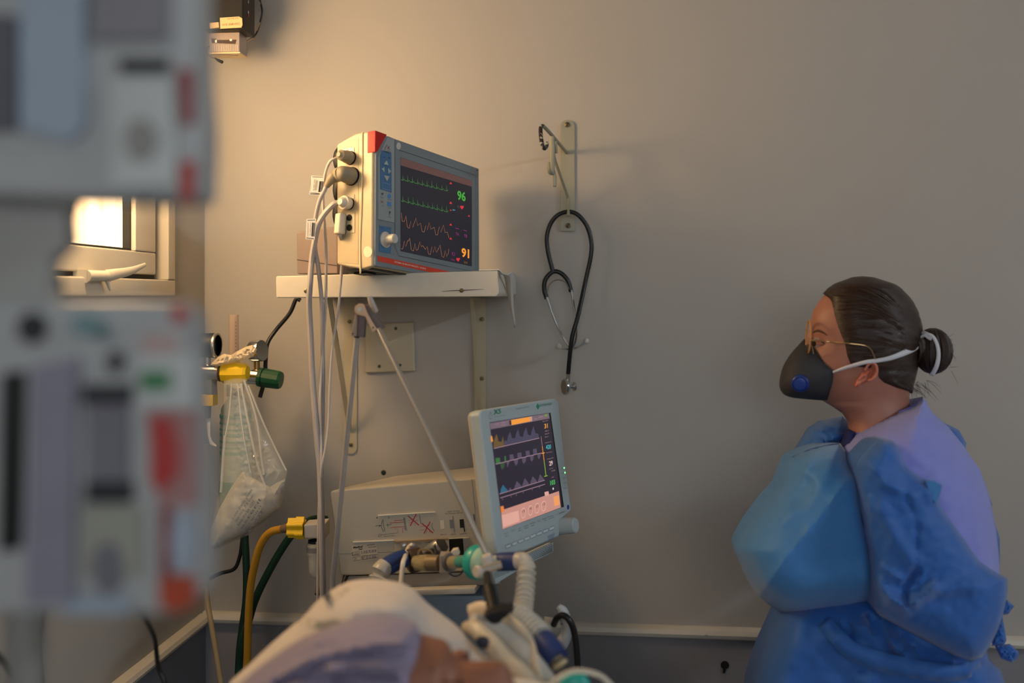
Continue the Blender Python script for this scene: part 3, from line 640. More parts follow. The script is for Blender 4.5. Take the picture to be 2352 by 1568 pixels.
pD = [(789,541,1.91),(789,566,1.915),(785,613,1.92),(782,654,1.92),(778,700,1.93),(771,748,1.945),(762,811,1.95),(757,891,1.945),(754,971,1.94),(746,1035,1.93),(737,1082,1.925),(731,1200,1.92),(729,1400,1.92)]
tD = lead('monitor_lead', 'thin lead from the flat white plug low on the patient monitor', pD, [.0042,.0036,.0024,.0023,.0023,.0023,.0023,.0023], m_cable2)
b0 = S(793,493,.012); b1_ = S(789.5,540,.012)
MB().obox((b0+b1_)/2, (b0-b1_)/2, NZo*.0072, NXo*.0095).build('plug', m_plugw, tD, bevel=.003, seg=3)
MB().cyl(b1_, W(789,562,1.914), .0042, .0030, 12).build('strain_relief', m_cable, tD)
# barcode tags clipped on the leads
def tagcard(quad, d_, par, lines):
    A, B, C_, D_ = [W(*p, d_) for p in quad]
    n_ = (B-A).cross(D_-A).normalized()
    x_ = (B-A).normalized(); y_ = n_.cross(x_); P_ = Plane(frame(tuple(x_), tuple(y_), tuple(n_), tuple(A)))
    if n_.dot(FW) > 0: n_ = -n_; y_ = n_.cross(x_); P_ = Plane(frame(tuple(x_), tuple(y_), tuple(n_), tuple(A)))
    card = P_.poly(quad, m_white, par, 'barcode_tag', h=.0008)
    for i, (a_, b_, wd) in enumerate(lines): P_.line([a_, b_], wd, m_ink, card, 'print', z=.0009)
    return P_, card
P_, cdA = tagcard([(715,403),(745,405),(741,449),(710,447)], 1.888, tB, [((717,406),(742,407),.0008), ((712,442),(733,444),.0008), ((712,445),(738,446),.0012), ((736,416),(733,441),.0030), ((739,416),(736,441),.001), ((742,416),(739,441),.0016), ((727,414),(724,437),.0006), ((714,412),(712,438),.0005), ((730,414),(727,437),.0006)])
P_.text('ALARM DVD', (722,438), (725,412), (719,437.5), m_ink, cdA, z=.001)
P_, cdB = tagcard([(704,503),(726,502),(723,551),(702,549)], 1.884, tC, [((706,506),(724,505),.001), ((704,546),(721,548),.0012), ((719,511),(717,543),.0026), ((723,511),(721,543),.0014), ((708,511),(707,543),.0006)])
P_.text('ALARM DVD', (714,541), (716,511), (711,540.5), m_ink, cdB, z=.001)
# brown-grey box behind the monitor
q = [WY(682,629,2.15), WY(775,628,2.15), WY(775,519,2.15), WY(681,533,2.15)]
bx = MB().prism(q, (0,.10,0)).build('grey_case', mat('brown_grey_metal', (134, 118, 112), .5, nscale=60, namp=.08), bevel=.003); tag(bx, 'brown-grey metal case on the shelf behind the patient monitor', 'case')
MB().tube([WY(682,596,2.1485), WY(775,610,2.1485)], .0006, 6).build('seam', m_ink, bx)
cable('power_cord', 'black power cord curving down the wall left of the shelf', [(690,690,2.2),(680,687,2.2),(665,720,2.2),(632,760,2.2),(614,790,2.19),(610,830,2.18),(608,870,2.17),(597,912,2.17)], .0046, m_rubber)

# ================================================================ ventilator
MV = frame((.3749,.9265,-.0328), (-.1382,.0908,.9862), (.9167,-.3653,.162), (-.146,1.8375,1.2837))
pv = Plane(MV); VZ = MV.to_3x3() @ Vector((0,0,1)); VX = MV.to_3x3() @ Vector((1,0,0)); VY = MV.to_3x3() @ Vector((0,1,0))
vent = thing('ventilator', 'off-white lung ventilator on a cart with a tilted colour screen', 'ventilator', Vector((-.26, 2.08, 0)))
m_vw = mat('ventilator_white', (172, 184, 186), .42, namp=.03); m_vc = mat('ventilator_cream', (180, 175, 162), .45, nscale=20, namp=.05)
out = [pv.at(*p) for p in ((1104,950),(1109,941),(1278,914),(1285,921),(1300,1060),(1315,1172),(1290,1194),(1287,1232),(1212,1264),(1148,1276),(1140,1240))]
dsp = MB(MV).prism([(x, y, -.024) for x, y in out], (0,0,.022)).build('display', m_vw, vent, bevel=.004, seg=3)
o_ = MV.inverted() @ EYE
def vside(px, py, x):
    d_ = MV.inverted().to_3x3() @ rayd(px, py); t = (x-o_.x)/d_.x; q_ = o_+d_*t; return q_
xs = min(p[0] for p in out)
zd = vside(1069, 960, xs+.004).z
MB(MV).prism([(x*.97+.003, y*.985+.001, zd) for x, y in out], (0,0,-.024-zd+.001)).build('display_back', m_vc, dsp, bevel=.006, seg=3)
Zv = -.002
def v1(x, y): return (1020+x/3.647, 890+y/3.647)
def v7(x, y): return (1120+x/9.8, 930+y/9.8)
def v8(x, y): return (1140+x/7.126, 1080+y/7.126)
m_gt = mat('green_print', (40, 140, 104), .5); m_gp = mat('grey_print', (118, 124, 128), .5)
pv.text('X5', v1(420,225), v1(482,214), v1(420,184), m_gt, dsp, z=Zv, bold=.02); pv.text('Ventilador Pulmonar', v1(425,249), v1(525,232), v1(425,241), m_gp, dsp, z=Zv)
pv.poly([v1(790,130),v1(806,158),v1(794,182),v1(778,156)], m_gt, dsp, 'emblem', z=Zv); pv.text('INTERMED', v1(806,160), v1(906,144), v1(806,140), m_gt, dsp, z=Zv)
pv.text('Ventilador INTERMED', v1(605,183), v1(714,165), v1(605,172), m_gp, dsp, z=Zv)
pv.line([v1(382,245), v1(395,200), v1(408,240)], .001, m_gp, dsp, 'emblem', z=Zv); pv.line([v1(384,252), v1(392,262), v1(408,255)], .001, m_gp, dsp, 'emblem', z=Zv)
E_ = .8
sc2 = pv.poly([(1126.4,969.5),(1266,947),(1295.5,1163.5),(1157,1215.5)], screen_mat('vent_screen', (46, 40, 54), .7), dsp, 'screen', z=Zv, h=.0004)
Zw = Zv+.0004
def sp_(f_, pts_, key, rgb, name, h=.0002, e=E_): return pv.poly([f_(*p) for p in pts_], screen_mat(key, rgb, e), sc2, name, z=Zw, h=h)
sp_(v7, [(1405,180),(1432,176),(1735,2290),(1700,2300)], 'screen_edge', (14,14,20), 'edge', e=.4)
sp_(v7, [(65,405),(1390,180),(1410,300),(85,545)], 'vent_bar', (124,104,116), 'status_bar')
sp_(v7, [(545,335),(965,262),(975,365),(555,450)], 'vent_orange', (236,150,58), 'alarm_bar', h=.0004, e=1.0)
sp_(v7, [(500,350),(543,343),(550,440),(508,448)], 'vent_brown', (66,44,50), 'icon', h=.0004)
sp_(v7, [(965,262),(1010,254),(1018,355),(975,365)], 'vent_pink', (214,160,150), 'icon', h=.0004)
sp_(v7, [(1290,210),(1350,200),(1365,250),(1300,258)], 'vent_green', (110,160,60), 'icon', h=.0004)
sp_(v7, [(90,700),(110,690),(135,815),(100,830)], 'vent_orange', (236,150,58), 'tab', h=.0004)
sp_(v7, [(150,965),(150,850),(175,740),(215,650),(240,720),(255,815),(330,830),(345,760),(358,700),(370,770),(385,920)], 'vent_olive', (112,88,52), 'pressure_curve', h=.0003)
sp_(v7, [(385,915),(390,805),(455,800),(475,700),(520,600),(560,740),(640,748),(645,670),(700,540),(738,700),(815,715),(828,620),(880,500),(925,670),(990,682),(1005,590),(1050,470),(1090,632),(1155,640),(1170,740)], 'vent_slate', (76,72,94), 'pressure_curve', h=.0003)
m_ln = screen_mat('vent_line', (178,142,158), .8)
for f_, a_, b_ in ((v7,(155,975),(1175,742)), (v7,(190,1330),(1232,1075)), (v8,(62,385),(800,160)), (v8,(75,450),(806,225))): pv.line([f_(*a_), f_(*b_)], .0011, m_ln, sc2, 'baseline', z=Zw, h=.0006)
for p_ in ([(195,1190),(290,1185),(300,1302),(205,1325)], [(395,1150),(425,1142),(432,1262),(402,1270)]): sp_(v7, p_, 'vent_green2', (62,116,60), 'flow_curve', h=.0003)
sp_(v7, [(300,1305),(410,1280),(388,1395),(347,1455),(318,1400)], 'vent_green3', (56,86,52), 'flow_curve', h=.0003)
for p_ in ([(510,1115),(590,1105),(610,1222),(518,1245)], [(440,1270),(520,1246),(460,1400)], [(685,1080),(770,1062),(787,1178),(692,1200)], [(605,1225),(705,1200),(692,1310),(652,1365),(622,1315)], [(870,1035),(950,1020),(967,1132),(884,1155)], [(787,1180),(885,1156),(872,1270),(828,1320),(802,1285)], [(1035,990),(1115,975),(1132,1095),(1048,1115)], [(967,1135),(1055,1113),(1042,1220),(1006,1270),(982,1230)], [(1135,1095),(1215,1080),(1192,1185),(1172,1220),(1147,1180)]): sp_(v7, p_, 'vent_purple', (92,80,100), 'flow_curve', h=.0003)
sp_(v8, [(80,378),(85,310),(120,235),(160,285),(205,328)], 'vent_teal', (52,106,136), 'volume_curve', h=.0003)
for p_ in ([(298,312),(345,175),(390,215),(428,268)], [(430,270),(475,125),(515,175),(552,228)], [(560,227),(605,95),(645,140),(682,188)], [(690,185),(728,60),(765,110),(800,157)], [(215,332),(235,275),(268,322)]): sp_(v8, p_, 'vent_purple', (92,80,100), 'volume_curve', h=.0003)
pv.line([v7(1215,705), v7(1242,930)], .0016, m_ln, sc2, 'scale_bar', z=Zw, h=.0006); pv.line([v7(1242,930), v7(1283,1245)], .0022, screen_mat('vent_orange'), sc2, 'scale_bar', z=Zw, h=.0006); pv.line([v7(1283,1245), v8(822,92)], .0022, screen_mat('vent_lime', (150,190,60), .9), sc2, 'scale_bar', z=Zw, h=.0006)
pv.line([v8(792,98), v8(846,84)], .0014, screen_mat('vent_lime'), sc2, 'scale_bar', z=Zw, h=.0006); pv.line([v7(1225,1088), v7(1295,1072)], .0016, screen_mat('vent_orange'), sc2, 'scale_bar', z=Zw, h=.0007)
sp_(v8, [(92,690),(140,638),(1035,338),(1066,605),(118,962)], 'vent_salmon', (200,142,128), 'control_panel', e=.95)
sp_(v8, [(97,735),(372,655),(392,830),(122,930)], 'vent_salmon2', (224,166,150), 'control_panel', h=.0004, e=.95)
for i, (cx, cy) in enumerate(((450,698),(567,655),(675,618),(785,582))):
    P2 = [v8(cx+36*math.cos(t), cy+80*math.sin(t)-.32*36*math.cos(t)) for t in np.linspace(0, 2*math.pi, 18, endpoint=False)]
    pv.line(P2, .0007, screen_mat('vent_oval', (240,196,182), .95), sc2, 'setting_button', z=Zw, h=.0006, closed=True)
    pv.text(('15','45','23','12')[i], v8(cx-20, cy-6), v8(cx+22, cy-20), v8(cx-20, cy-46), screen_mat('vent_ink', (60,44,50), .5), sc2, z=Zw)
sp_(v8, [(945,430),(1033,405),(1050,560),(963,585)], 'vent_orange2', (240,158,96), 'button', h=.0004, e=.95); sp_(v8, [(80,590),(125,580),(140,670),(93,690)], 'vent_orange3', (236,128,54), 'button', h=.0006, e=.95); sp_(v8, [(800,355),(862,340),(872,405),(810,420)], 'vent_salmon2', (224,166,150), 'button', h=.0005)
for s_, f_, a_, b_, t_, key, rgb in (('31',v7,(1290,525),(1362,510),(1285,425),'digit_orange',(238,164,70)), ('420',v7,(1325,995),(1435,975),(1320,902),'digit_cyan',(70,176,184)), ('29',v7,(1400,1365),(1476,1345),(1392,1265),'digit_white',(226,196,190)), ('103',v8,(895,242),(970,222),(888,168),'digit_green',(70,190,96))):
    pv.text(s_, f_(*a_), f_(*b_), f_(*t_), screen_mat(key, rgb, 1.0), sc2, 'digits', z=Zw, bold=.015)
for s_, f_, a_, b_, hh in (('Ppico cmH2O',v7,(1250,378),(1370,352),22), ('PEEP 12',v7,(1305,600),(1385,582),24), ('Pmed 18',v7,(1300,665),(1390,645),26), ('Pplat --',v7,(1298,730),(1392,708),22), ('Volume mL',v7,(1300,860),(1448,828),20), ('VM 12.2 L',v7,(1325,1088),(1465,1058),22), ('Frequencia',v7,(1345,1230),(1488,1190),22), ('I:E 1:2',v7,(1400,1448),(1475,1425),22), ('Ti 0.69',v7,(1440,1500),(1525,1475),24), ('FiO2',v8,(912,125),(945,115),16), ('A/C VOL',v7,(170,450),(255,430),24), ('Adulto',v7,(310,415),(415,395),22), ('Invasivo',v7,(320,465),(420,445),22), ('14:22',v7,(1060,330),(1120,315),24), ('Rede',v7,(1160,285),(1265,262),26)):
    a2 = f_(*a_); pv.text(s_, a2, f_(*b_), (a2[0], a2[1]-hh/(9.8 if f_ is v7 else 7.126)), screen_mat('vent_text', (190,150,150), .8), sc2, z=Zw)
for x, y in ((100,480),(240,430),(325,405),(440,365),(585,320),(705,280)): pv.text('T', v8(x,y+12), v8(x+16,y+8), v8(x,y-10), screen_mat('vent_text'), sc2, z=Zw)
sp_(v8, ell(942,298,11,20,12), 'vent_white', (230,220,220), 'icon')
# keys, labels, knob, leds
m_btn = mat('vent_button', (206, 212, 212), .45); m_btno = mat('vent_button_line', (92, 112, 140), .5)
for i in range(8):
    cx = 205+i*101.5; cy = 1238-i*41.5; hw_ = 40; hh = 26; sk = .41
    P2 = [v8(cx+a_*hw_, cy+b_*hh-a_*hw_*sk) for a_, b_ in ((-1,-.7),(-.8,-1),(.8,-1),(1,-.7),(1,.7),(.8,1),(-.8,1),(-1,.7))]
    pv.poly(P2, m_btn, dsp, 'button', z=Zv, h=.0012); pv.line(P2, .0009, m_btno, dsp, 'button_outline', z=Zv+.0008, closed=True)
for s_, x0, y0, x1, y1, hh in (('Silencia',138,1052,205,1025,18),('Alarme',150,1088,208,1065,18),('100% O2',255,1003,315,980,20),('Insp',375,960,410,945,18),('Manual',372,1000,425,978,18),('Pausa Ins',460,930,538,900,20),('Manual',475,962,530,940,20),('Pausa Exp',562,885,640,855,20),('Manual',582,920,632,900,20),('Trava',683,842,722,825,18),('Modo',770,808,832,785,20),('Tela',788,835,828,820,18),('Parametro',850,770,945,740,18),('Confirma',865,805,955,768,18),('Liga/Desliga',1033,712,1130,675,18)):
    pv.text(s_, v8(x0,y0), v8(x1,y1), v8(x0,y0-hh), mat('slate_print', (70,80,100), .5), dsp, z=Zv)
pv.poly([v8(1170+17*math.cos(t)+18, 600+40*math.sin(t)) for t in np.linspace(0, 2*math.pi, 16, endpoint=False)], mat('blue_oval', (36,62,150), .4), dsp, 'emblem', z=Zv)
for x, y in ((1297.6,1074),(1299.5,1085)): pv.poly(ell(x,y,1.4,2,10), screen_mat('green_led', (120,255,150), 2.0), dsp, 'indicator_light', z=Zv)
for i, s_ in enumerate(('Rede','Bateria','Alta','Med','Baixa')): pv.text(s_, (1290+i*1.6,1076+i*11.6), (1297+i*1.6,1074+i*11.6), (1290+i*1.6,1073.4+i*11.6), m_gp, dsp, z=Zv)
for i in range(6): pv.line([v8(845+i*6,1105+i*14-25), v8(968-i*3,1030+i*18-5)], .0008, m_btno, dsp, 'speaker_slit', z=Zv)
ka, kb = pv.at(1293,1208); MB().lathe(MV @ Vector((ka, kb, -.012)), VZ, [(0,.0165),(.03,.0155),(.038,.0150),(.0405,.0125)], 26).build('knob', m_vw, dsp)
# perforated rest under the display
G = [v8(*p) for p in ((470,1392),(930,1180),(940,1330),(725,1445),(560,1500))]
pg = Plane(frame(tuple(VX), tuple(VY), tuple(VZ), tuple(MV @ Vector((0,0,-.035)))))
gp = pg.poly(G+[(1140,1340),(1125,1300)], m_vw, vent, 'perforated_rest', h=.012, z=-.012)
for r_ in range(6):
    for c_ in range(22):
        x = 1208+c_*2.9+r_*.9; y = 1273-c_*1.32+r_*3.4
        if x < 1268: pg.poly(ell(x,y,.8,.95,7), m_hole, gp, 'hole', h=.0004)
for r_ in range(4):
    for c_ in range(12): pg.poly(ell(1134+c_*2.9+r_*.8,1317-c_*1.3+r_*3.4,.8,.95,7), m_hole, gp, 'hole', h=.0004)
# main body
TLb = W(757,1127,1.93); TRb = W(1130,1095,1.985); BLb = W(783,1322,1.93); BRb = W(1150,1309,1.985)
bx_ = (BRb-BLb).normalized(); by_ = (TLb-BLb); by_ = (by_-bx_*by_.dot(bx_)).normalized(); bz_ = bx_.cross(by_)
PB = Plane(frame(tuple(bx_), tuple(by_), tuple(bz_), tuple(BLb)))
TRb = TRb-bz_*((TRb-BLb).dot(bz_))
body = hull([TLb, TRb, BLb, BRb, W(800,1117,2.0), W(905,1093,2.12), W(1130,1068,2.22), W(800,1290,2.18), W(1140,1280,2.24)]).build('body', m_vc, vent, bevel=.004, seg=2)
def v2(x, y): return (740+x/4.9, 1060+y/4.9)
PB.line([v2(1685,195), v2(1720,560), v2(1735,850)], .0008, m_gp, body, 'groove'); PB.line([v2(1805,0), v2(1860,500), v2(1920,900), v2(1890,950)], .0008, m_gp, body, 'groove')
PB.line([v2(160,1040), v2(820,1015)], .0008, m_gp, body, 'groove')
PB.poly([v2(625,600),v2(1270,562),v2(1275,568),v2(628,608)], m_white, body, 'ledge', h=.003); PB.poly([v2(345,897),v2(810,878),v2(810,886),v2(347,907)], m_white, body, 'ledge', h=.003)
pn = PB.poly([v2(810,890),v2(1425,860),v2(1650,850),v2(1650,1210),v2(890,1235),v2(835,1160)], mat('port_panel', (192,184,164), .4), body, 'port_panel', h=.004)
PB.poly([v2(806,890),v2(1420,858),v2(1421,872),v2(808,906)], mat('polished_edge', (236,206,160), .18, .9), body, 'edge_strip', h=.007)
PB.poly([v2(1425,866),v2(1580,858),v2(1600,1040),v2(1432,1050)], m_hole, pn, 'open_bay', z=.004, h=.0008); PB.poly([v2(1580,860),v2(1645,852),v2(1650,1205),v2(1605,1210)], m_steel, pn, 'metal_edge', z=.004, h=.003)
m_rl = mat('red_line', (176,40,48), .5); m_cr = mat('crimson_marker', (176,20,50), .5)
def pl2(pts_, wd, mt_, name='print'): return PB.line([v2(*p) for p in pts_], wd, mt_, body, name)
pl2([(600,722),(660,720)], .0010, m_ink); pl2([(640,712),(662,720),(640,730)], .0008, m_ink)
pl2([(690,655),(668,680),(668,740),(690,790)], .0008, m_ink); pl2([(680,650),(705,785)], .0016, m_gp)
pl2([(720,712),(780,708)], .0009, m_ink); pl2([(735,690),(742,745)], .0006, m_ink)
pl2([(755,690),(935,678)], .0010, m_rl); pl2([(815,685),(815,662),(920,655)], .0010, m_rl); pl2([(762,742),(938,728)], .0010, m_rl); pl2([(820,742),(828,758),(850,757),(855,800)], .0006, m_rl); pl2([(905,800),(905,750),(935,745)], .0008, m_rl)
PB.poly([v2(912,630),v2(932,628),v2(952,770),v2(932,773)], m_gp, body, 'print')
pl2([(965,608),(1090,715)], .0018, m_cr, 'red_cross'); pl2([(1058,588),(990,722)], .0018, m_cr, 'red_cross'); pl2([(1122,692),(1248,802)], .0018, m_cr, 'red_cross'); pl2([(1214,675),(1145,808)], .0018, m_cr, 'red_cross')
for a_, b_ in (((965,665),(1010,648)),((975,692),(1080,655)),((1040,620),(1075,605)),((1100,770),(1150,765)),((1105,730),(1220,712)),((1175,770),(1170,800)),((1205,765),(1215,800)),((1040,690),(1045,720))): pl2([a_, b_], .0006, m_rl)
pl2([(1095,600),(1112,700)], .0014, m_gp); pl2([(1240,690),(1235,730),(1260,785)], .0012, m_gp)
PB.poly([v2(1325,662),v2(1370,658),v2(1378,752),v2(1332,757)], mat('pale_icon', (214,208,190), .5), body, 'print'); PB.poly([v2(1432,655),v2(1468,652),v2(1466,610),v2(1474,610),v2(1494,795),v2(1486,795),v2(1480,748),v2(1440,750)], m_gp, body, 'print'); PB.poly([v2(1545,650),v2(1592,645),v2(1608,788),v2(1598,790),v2(1592,742),v2(1552,745)], m_ink, body, 'print'); PB.poly([v2(1702,590),v2(1710,590),v2(1718,665),v2(1710,668)], mat('navy_print', (40,40,120), .5), body, 'print')
for s_, x0, y0, x1, y1, hh in (('1',612,640,622,638,18),('2',742,638,758,636,22),('Conectar o Ventilador em',660,826,848,806,13),('Modo de Espera',695,846,820,834,12),('Sensor de Fluxo',1408,568,1550,556,14),('Pino Conector 200 mm',1385,592,1580,578,14),('BMH-G',1330,828,1395,822,12),('BMH-C',1448,824,1502,820,12),('CONECTOR',1545,820,1630,812,12),('AO PACIENTE',820,918,885,912,10),('Exalar',1060,912,1115,906,12),('Paciente',1060,926,1125,918,10),('Entrada O2',1160,908,1240,900,10)):
    PB.text(s_, v2(x0,y0), v2(x1,y1), v2(x0,y0-hh), m_ink, body, z=.004 if y0 > 890 else 0)
pl2([(632,842),(648,808),(664,842),(632,842)], .0006, m_ink)
st_ = PB.poly([v2(335,945),v2(608,918),v2(630,1095),v2(345,1118)], mat('device_sticker', (196,188,170), .5), body, 'device_sticker')
m_nav = mat('blue_pen', (44,44,110), .6)
def pst(pts_, wd, mt_): return PB.line([v2(*p) for p in pts_], wd, mt_, st_, 'print', z=.0006)
PB.text('Medical', v2(350,975), v2(455,962), v2(350,952), m_ink, st_, z=.0006, bold=.03); PB.text('San', v2(412,992), v2(455,986), v2(412,974), m_ink, st_, z=.0006, bold=.02); PB.text('INTERMED', v2(505,945), v2(600,934), v2(505,930), m_ink, st_, z=.0006)
PB.text('Tecnologia', v2(515,970), v2(608,958), v2(515,957), m_ink, st_, z=.0006); PB.text('S. 0.02.75.0078', v2(440,1035), v2(608,1015), v2(440,1005), m_nav, st_, z=.0006); PB.text('Leito', v2(342,1052), v2(415,1045), v2(342,1028), m_nav, st_, z=.0006); PB.text('BT 5010 0000', v2(450,1096), v2(610,1078), v2(450,1066), m_nav, st_, z=.0006); PB.text('01', v2(362,1104), v2(388,1101), v2(362,1082), m_nav, st_, z=.0006)
pst([(335,1020),(425,1012),(430,1050),(340,1058),(335,1020)], .0006, m_ink); pst([(345,1075),(432,1066),(437,1104),(350,1113),(345,1075)], .0006, m_ink); pst([(443,1060),(622,1040),(628,1078),(448,1100),(443,1060)], .0007, m_ink)
# lower base, tray, cart
hull([W(783,1323,1.94), W(1150,1310,1.99), W(800,1352,1.94), W(1150,1343,1.99), W(800,1300,2.18), W(1150,1292,2.24), W(800,1330,2.18), W(1150,1320,2.24)]).build('base', mat('base_grey', (150,146,140), .5), vent, bevel=.003)
hull([W(800,1358,1.90), W(1092,1349,1.93), W(800,1372,1.90), W(1092,1364,1.93), W(820,1320,2.22), W(1120,1312,2.24), W(820,1332,2.22), W(1120,1324,2.24)]).build('tray', mat('tray_white', (196,192,182), .45), vent, bevel=.003)
c_ = W(1000,1380,2.03)
MB().box((c_.x-.14, 1.98, .16), (c_.x+.105, 2.20, W(1000,1366,2.0).z)).build('cart_column', mat('cart_blue_grey', (150,174,200), .45, namp=.06), vent, bevel=.006)
MB().box((c_.x-.22, 1.88, .09), (c_.x+.2, 2.24, .16)).build('cart_base', mat('base_grey'), vent, bevel=.01)
for sx in (-.19, .17):
    for sy in (1.91, 2.21): MB().cyl((c_.x+sx-.012, sy, .045), (c_.x+sx+.012, sy, .045), .045, n=20).box((c_.x+sx-.01, sy-.01, .045), (c_.x+sx+.01, sy+.01, .1)).build('caster', m_dark, vent)
# curved push handle of the cart
MB().tube(cat([W(1282,1392,1.74), W(1292,1402,1.74), W(1302,1425,1.745), W(1303,1447,1.75), W(1293,1472,1.76), W(1272,1497,1.78), W(1235,1520,1.82), W(1180,1530,1.88), W(1120,1520,1.96)], 5), [.005,.009,.0085,.009,.012,.013,.012,.011,.01], 14).build('handle', mat('handle_grey', (188,192,196), .4), vent)
MB().prism([W(1250,1434,1.80), W(1290,1440,1.79), W(1286,1462,1.79), W(1262,1470,1.80)], FW*.05).build('handle_bracket', mat('handle_bracket_grey', (150,158,160), .45), vent, bevel=.003)  # bracket in a darker grey than the handle
cable('drain_tube', 'black tube looped over the ventilator cart handle', [(1272,1434,1.75),(1279,1420,1.735),(1292,1413,1.725),(1306,1422,1.72),(1318,1448,1.72),(1325,1500,1.72),(1327,1568,1.72),(1326,1800,1.74)], .0056, m_rubber)
# ================================================================ articulated support arm
arm = thing('support_arm', 'jointed metal arm holding the breathing circuit in front of the ventilator', 'support arm', W(765,1500,1.86))
m_al = mat('aluminium', (206,198,186), .30, .85, namp=.05); m_jt = mat('taupe_joint', (150,134,124), .45, .3); m_jt2 = mat('taupe_joint_dark', (104,92,92), .45, .3)
MB().cyl(W(820,774,1.725), W(764,1330,1.86), .0049, n=14).cyl(W(764,1330,1.86), W(762,1500,1.87), .0049, n=14).build('lower_rod', mat('painted_rod', (168,164,160), .42, .2), arm)
MB().cyl(W(869,755,1.70), W(1123,1284,1.56), .0048, n=14).build('upper_rod', m_al, arm)
def slab(pix, d0, thick, mt_, name, bevel=.001): return MB().prism([W(*p, d0) for p in pix], FW*thick).build(name, mt_, arm, bevel=bevel)
lo = slab([(817,714),(839,728),(836,775),(806,771)], 1.715, .018, m_jt2, 'lower_clamp'); slab([(806,771),(816,722),(821,723),(819,773)], 1.712, .004, m_jt, 'lower_clamp_plate')
hi = slab([(838,698),(852,703),(882,752),(864,763)], 1.70, .018, m_jt2, 'upper_clamp')
pts = [(827.7+14*math.cos(t), 710.5+13.5*math.sin(t)) for t in np.linspace(math.pi*.55, math.pi*1.75, 10)]
slab(pts+[(842,716),(866,757),(855,762),(838,727)], 1.694, .006, mat('sandy_joint', (196,166,138), .4, .3), 'pivot_plate')
MB().lathe(W(826,710,1.693), -FW, [(0,.0035),(.001,.0035)], 14).build('pivot_pin', m_steel, arm)
lv = MB().tube([W(849,681,1.695), W(853,694,1.695), W(860,708,1.697), W(864,715,1.70)], [.0045,.0052,.0052,.0045], 12).build('lever', mat('lever_grey', (176,166,156), .4), arm)
for p_ in ((810,766,1.711),(857,752,1.693)): bolt(W(*p_), -FW, .0013, m_hole, arm, 'rivet', .0006)
cl = MB().obox(W(1121,1290,1.555), (RT*.8+UP*.25)*.010, (UP*.9-RT*.25)*.013, FW*.009).build('end_block', mat('pale_clamp', (190,184,176), .4), arm, bevel=.004)
MB().tube([W(1098,1312,1.535), W(1112,1309,1.54), W(1150,1296,1.55)], [.006,.0068,.0068], 16).build('clamp_screw', m_al, arm)
MB().lathe(W(1100,1312,1.533), (RT*-.75-FW*.65), [(0,.0095),(.004,.0095),(.006,.008)], 18).build('clamp_knob', mat('pale_clamp'), arm)
MB().obox(W(765,1400,1.865), RT*.014, FW*.014, UP*.02).build('base_clamp', m_dark, arm, bevel=.003)

# ================================================================ breathing circuit
circ = thing('breathing_circuit', 'clear corrugated breathing hoses with blue cuffs and a teal filter', 'breathing circuit', W(1140,1420,1.45))
m_navy = mat('navy_rubber', (30,52,106), .5, namp=.1); m_teal = mat('teal_filter', (40,158,146), .3, namp=.06); m_dome = mat('pale_green_dome', (176,206,176), .3, alpha=.9)
m_amb = mat('amber_plastic', (186,168,124), .2, alpha=.5, namp=.1); m_cor = mat('corrugated_clear', (222,218,206), .25, alpha=.36, namp=.08); m_rib = mat('corrugated_rib', (226,222,210), .3, alpha=.6)
def seg_tube(pix, radii, mt_, name, par=circ, n=18, k=3): return MB().tube(cat([W(*p) for p in pix], k), radii, n).build(name, mt_, par)
def corr(pix, r, name, par=circ, pitch=.0085, k=14, amp=.16):
    P = cat([W(*p) for p in pix], k); L = [0]
    for a_, b_ in zip(P[:-1], P[1:]): L.append(L[-1]+(b_-a_).length)
    n_ = int(L[-1]/pitch*6); out_ = []; rr = []
    for i in range(n_+1):
        s_ = L[-1]*i/n_; j = max(0, min(len(P)-2, int(np.searchsorted(L, s_))-1)); t = (s_-L[j])/(L[j+1]-L[j]+1e-9)
        out_.append(P[j]+(P[j+1]-P[j])*t); rr.append(r*(1-amp*.5+amp*math.cos(2*math.pi*s_/pitch)))
    o_ = MB().tube(out_, rr, 18).build(name, m_cor, par)
    mb = MB(); m_ = int(L[-1]/pitch)
    for q_ in range(m_+1):
        i = int(round(q_*6));
        if i <= 0 or i >= n_: continue
        t = (out_[i+1]-out_[i-1]).normalized(); u = t.orthogonal().normalized(); w_ = t.cross(u)
        mb.tube([out_[i]+(u*math.cos(a_)+w_*math.sin(a_))*r*1.08 for a_ in np.linspace(0, 2*math.pi, 16, endpoint=False)], r*.075, 5, closed=True)
    if mb.v: mb.build('ribs', m_rib, o_)
    return o_
# inspiratory line on the left
MB().lathe(W(943,1289,1.80), (RT*-.85-FW*.45-UP*.15), [(-.02,.021),(0,.0225),(.003,.0215),(.006,.016)], 24).build('flange', mat('dark_brown_flange', (66,52,48), .4), circ)
seg_tube([(931,1281,1.78),(912,1288,1.77),(893,1298,1.75),(879,1306,1.74)], [.0155,.0165,.0165,.0155], m_navy, 'blue_cuff')
seg_tube([(886,1298,1.745),(877,1309,1.738),(873,1315,1.735)], [.0158,.0172,.0172], m_clear2, 'clear_collar')
corr([(874,1312,1.735),(868,1330,1.73),(863,1352,1.72),(858,1385,1.70)], .0150, 'corrugated_hose', pitch=.012)
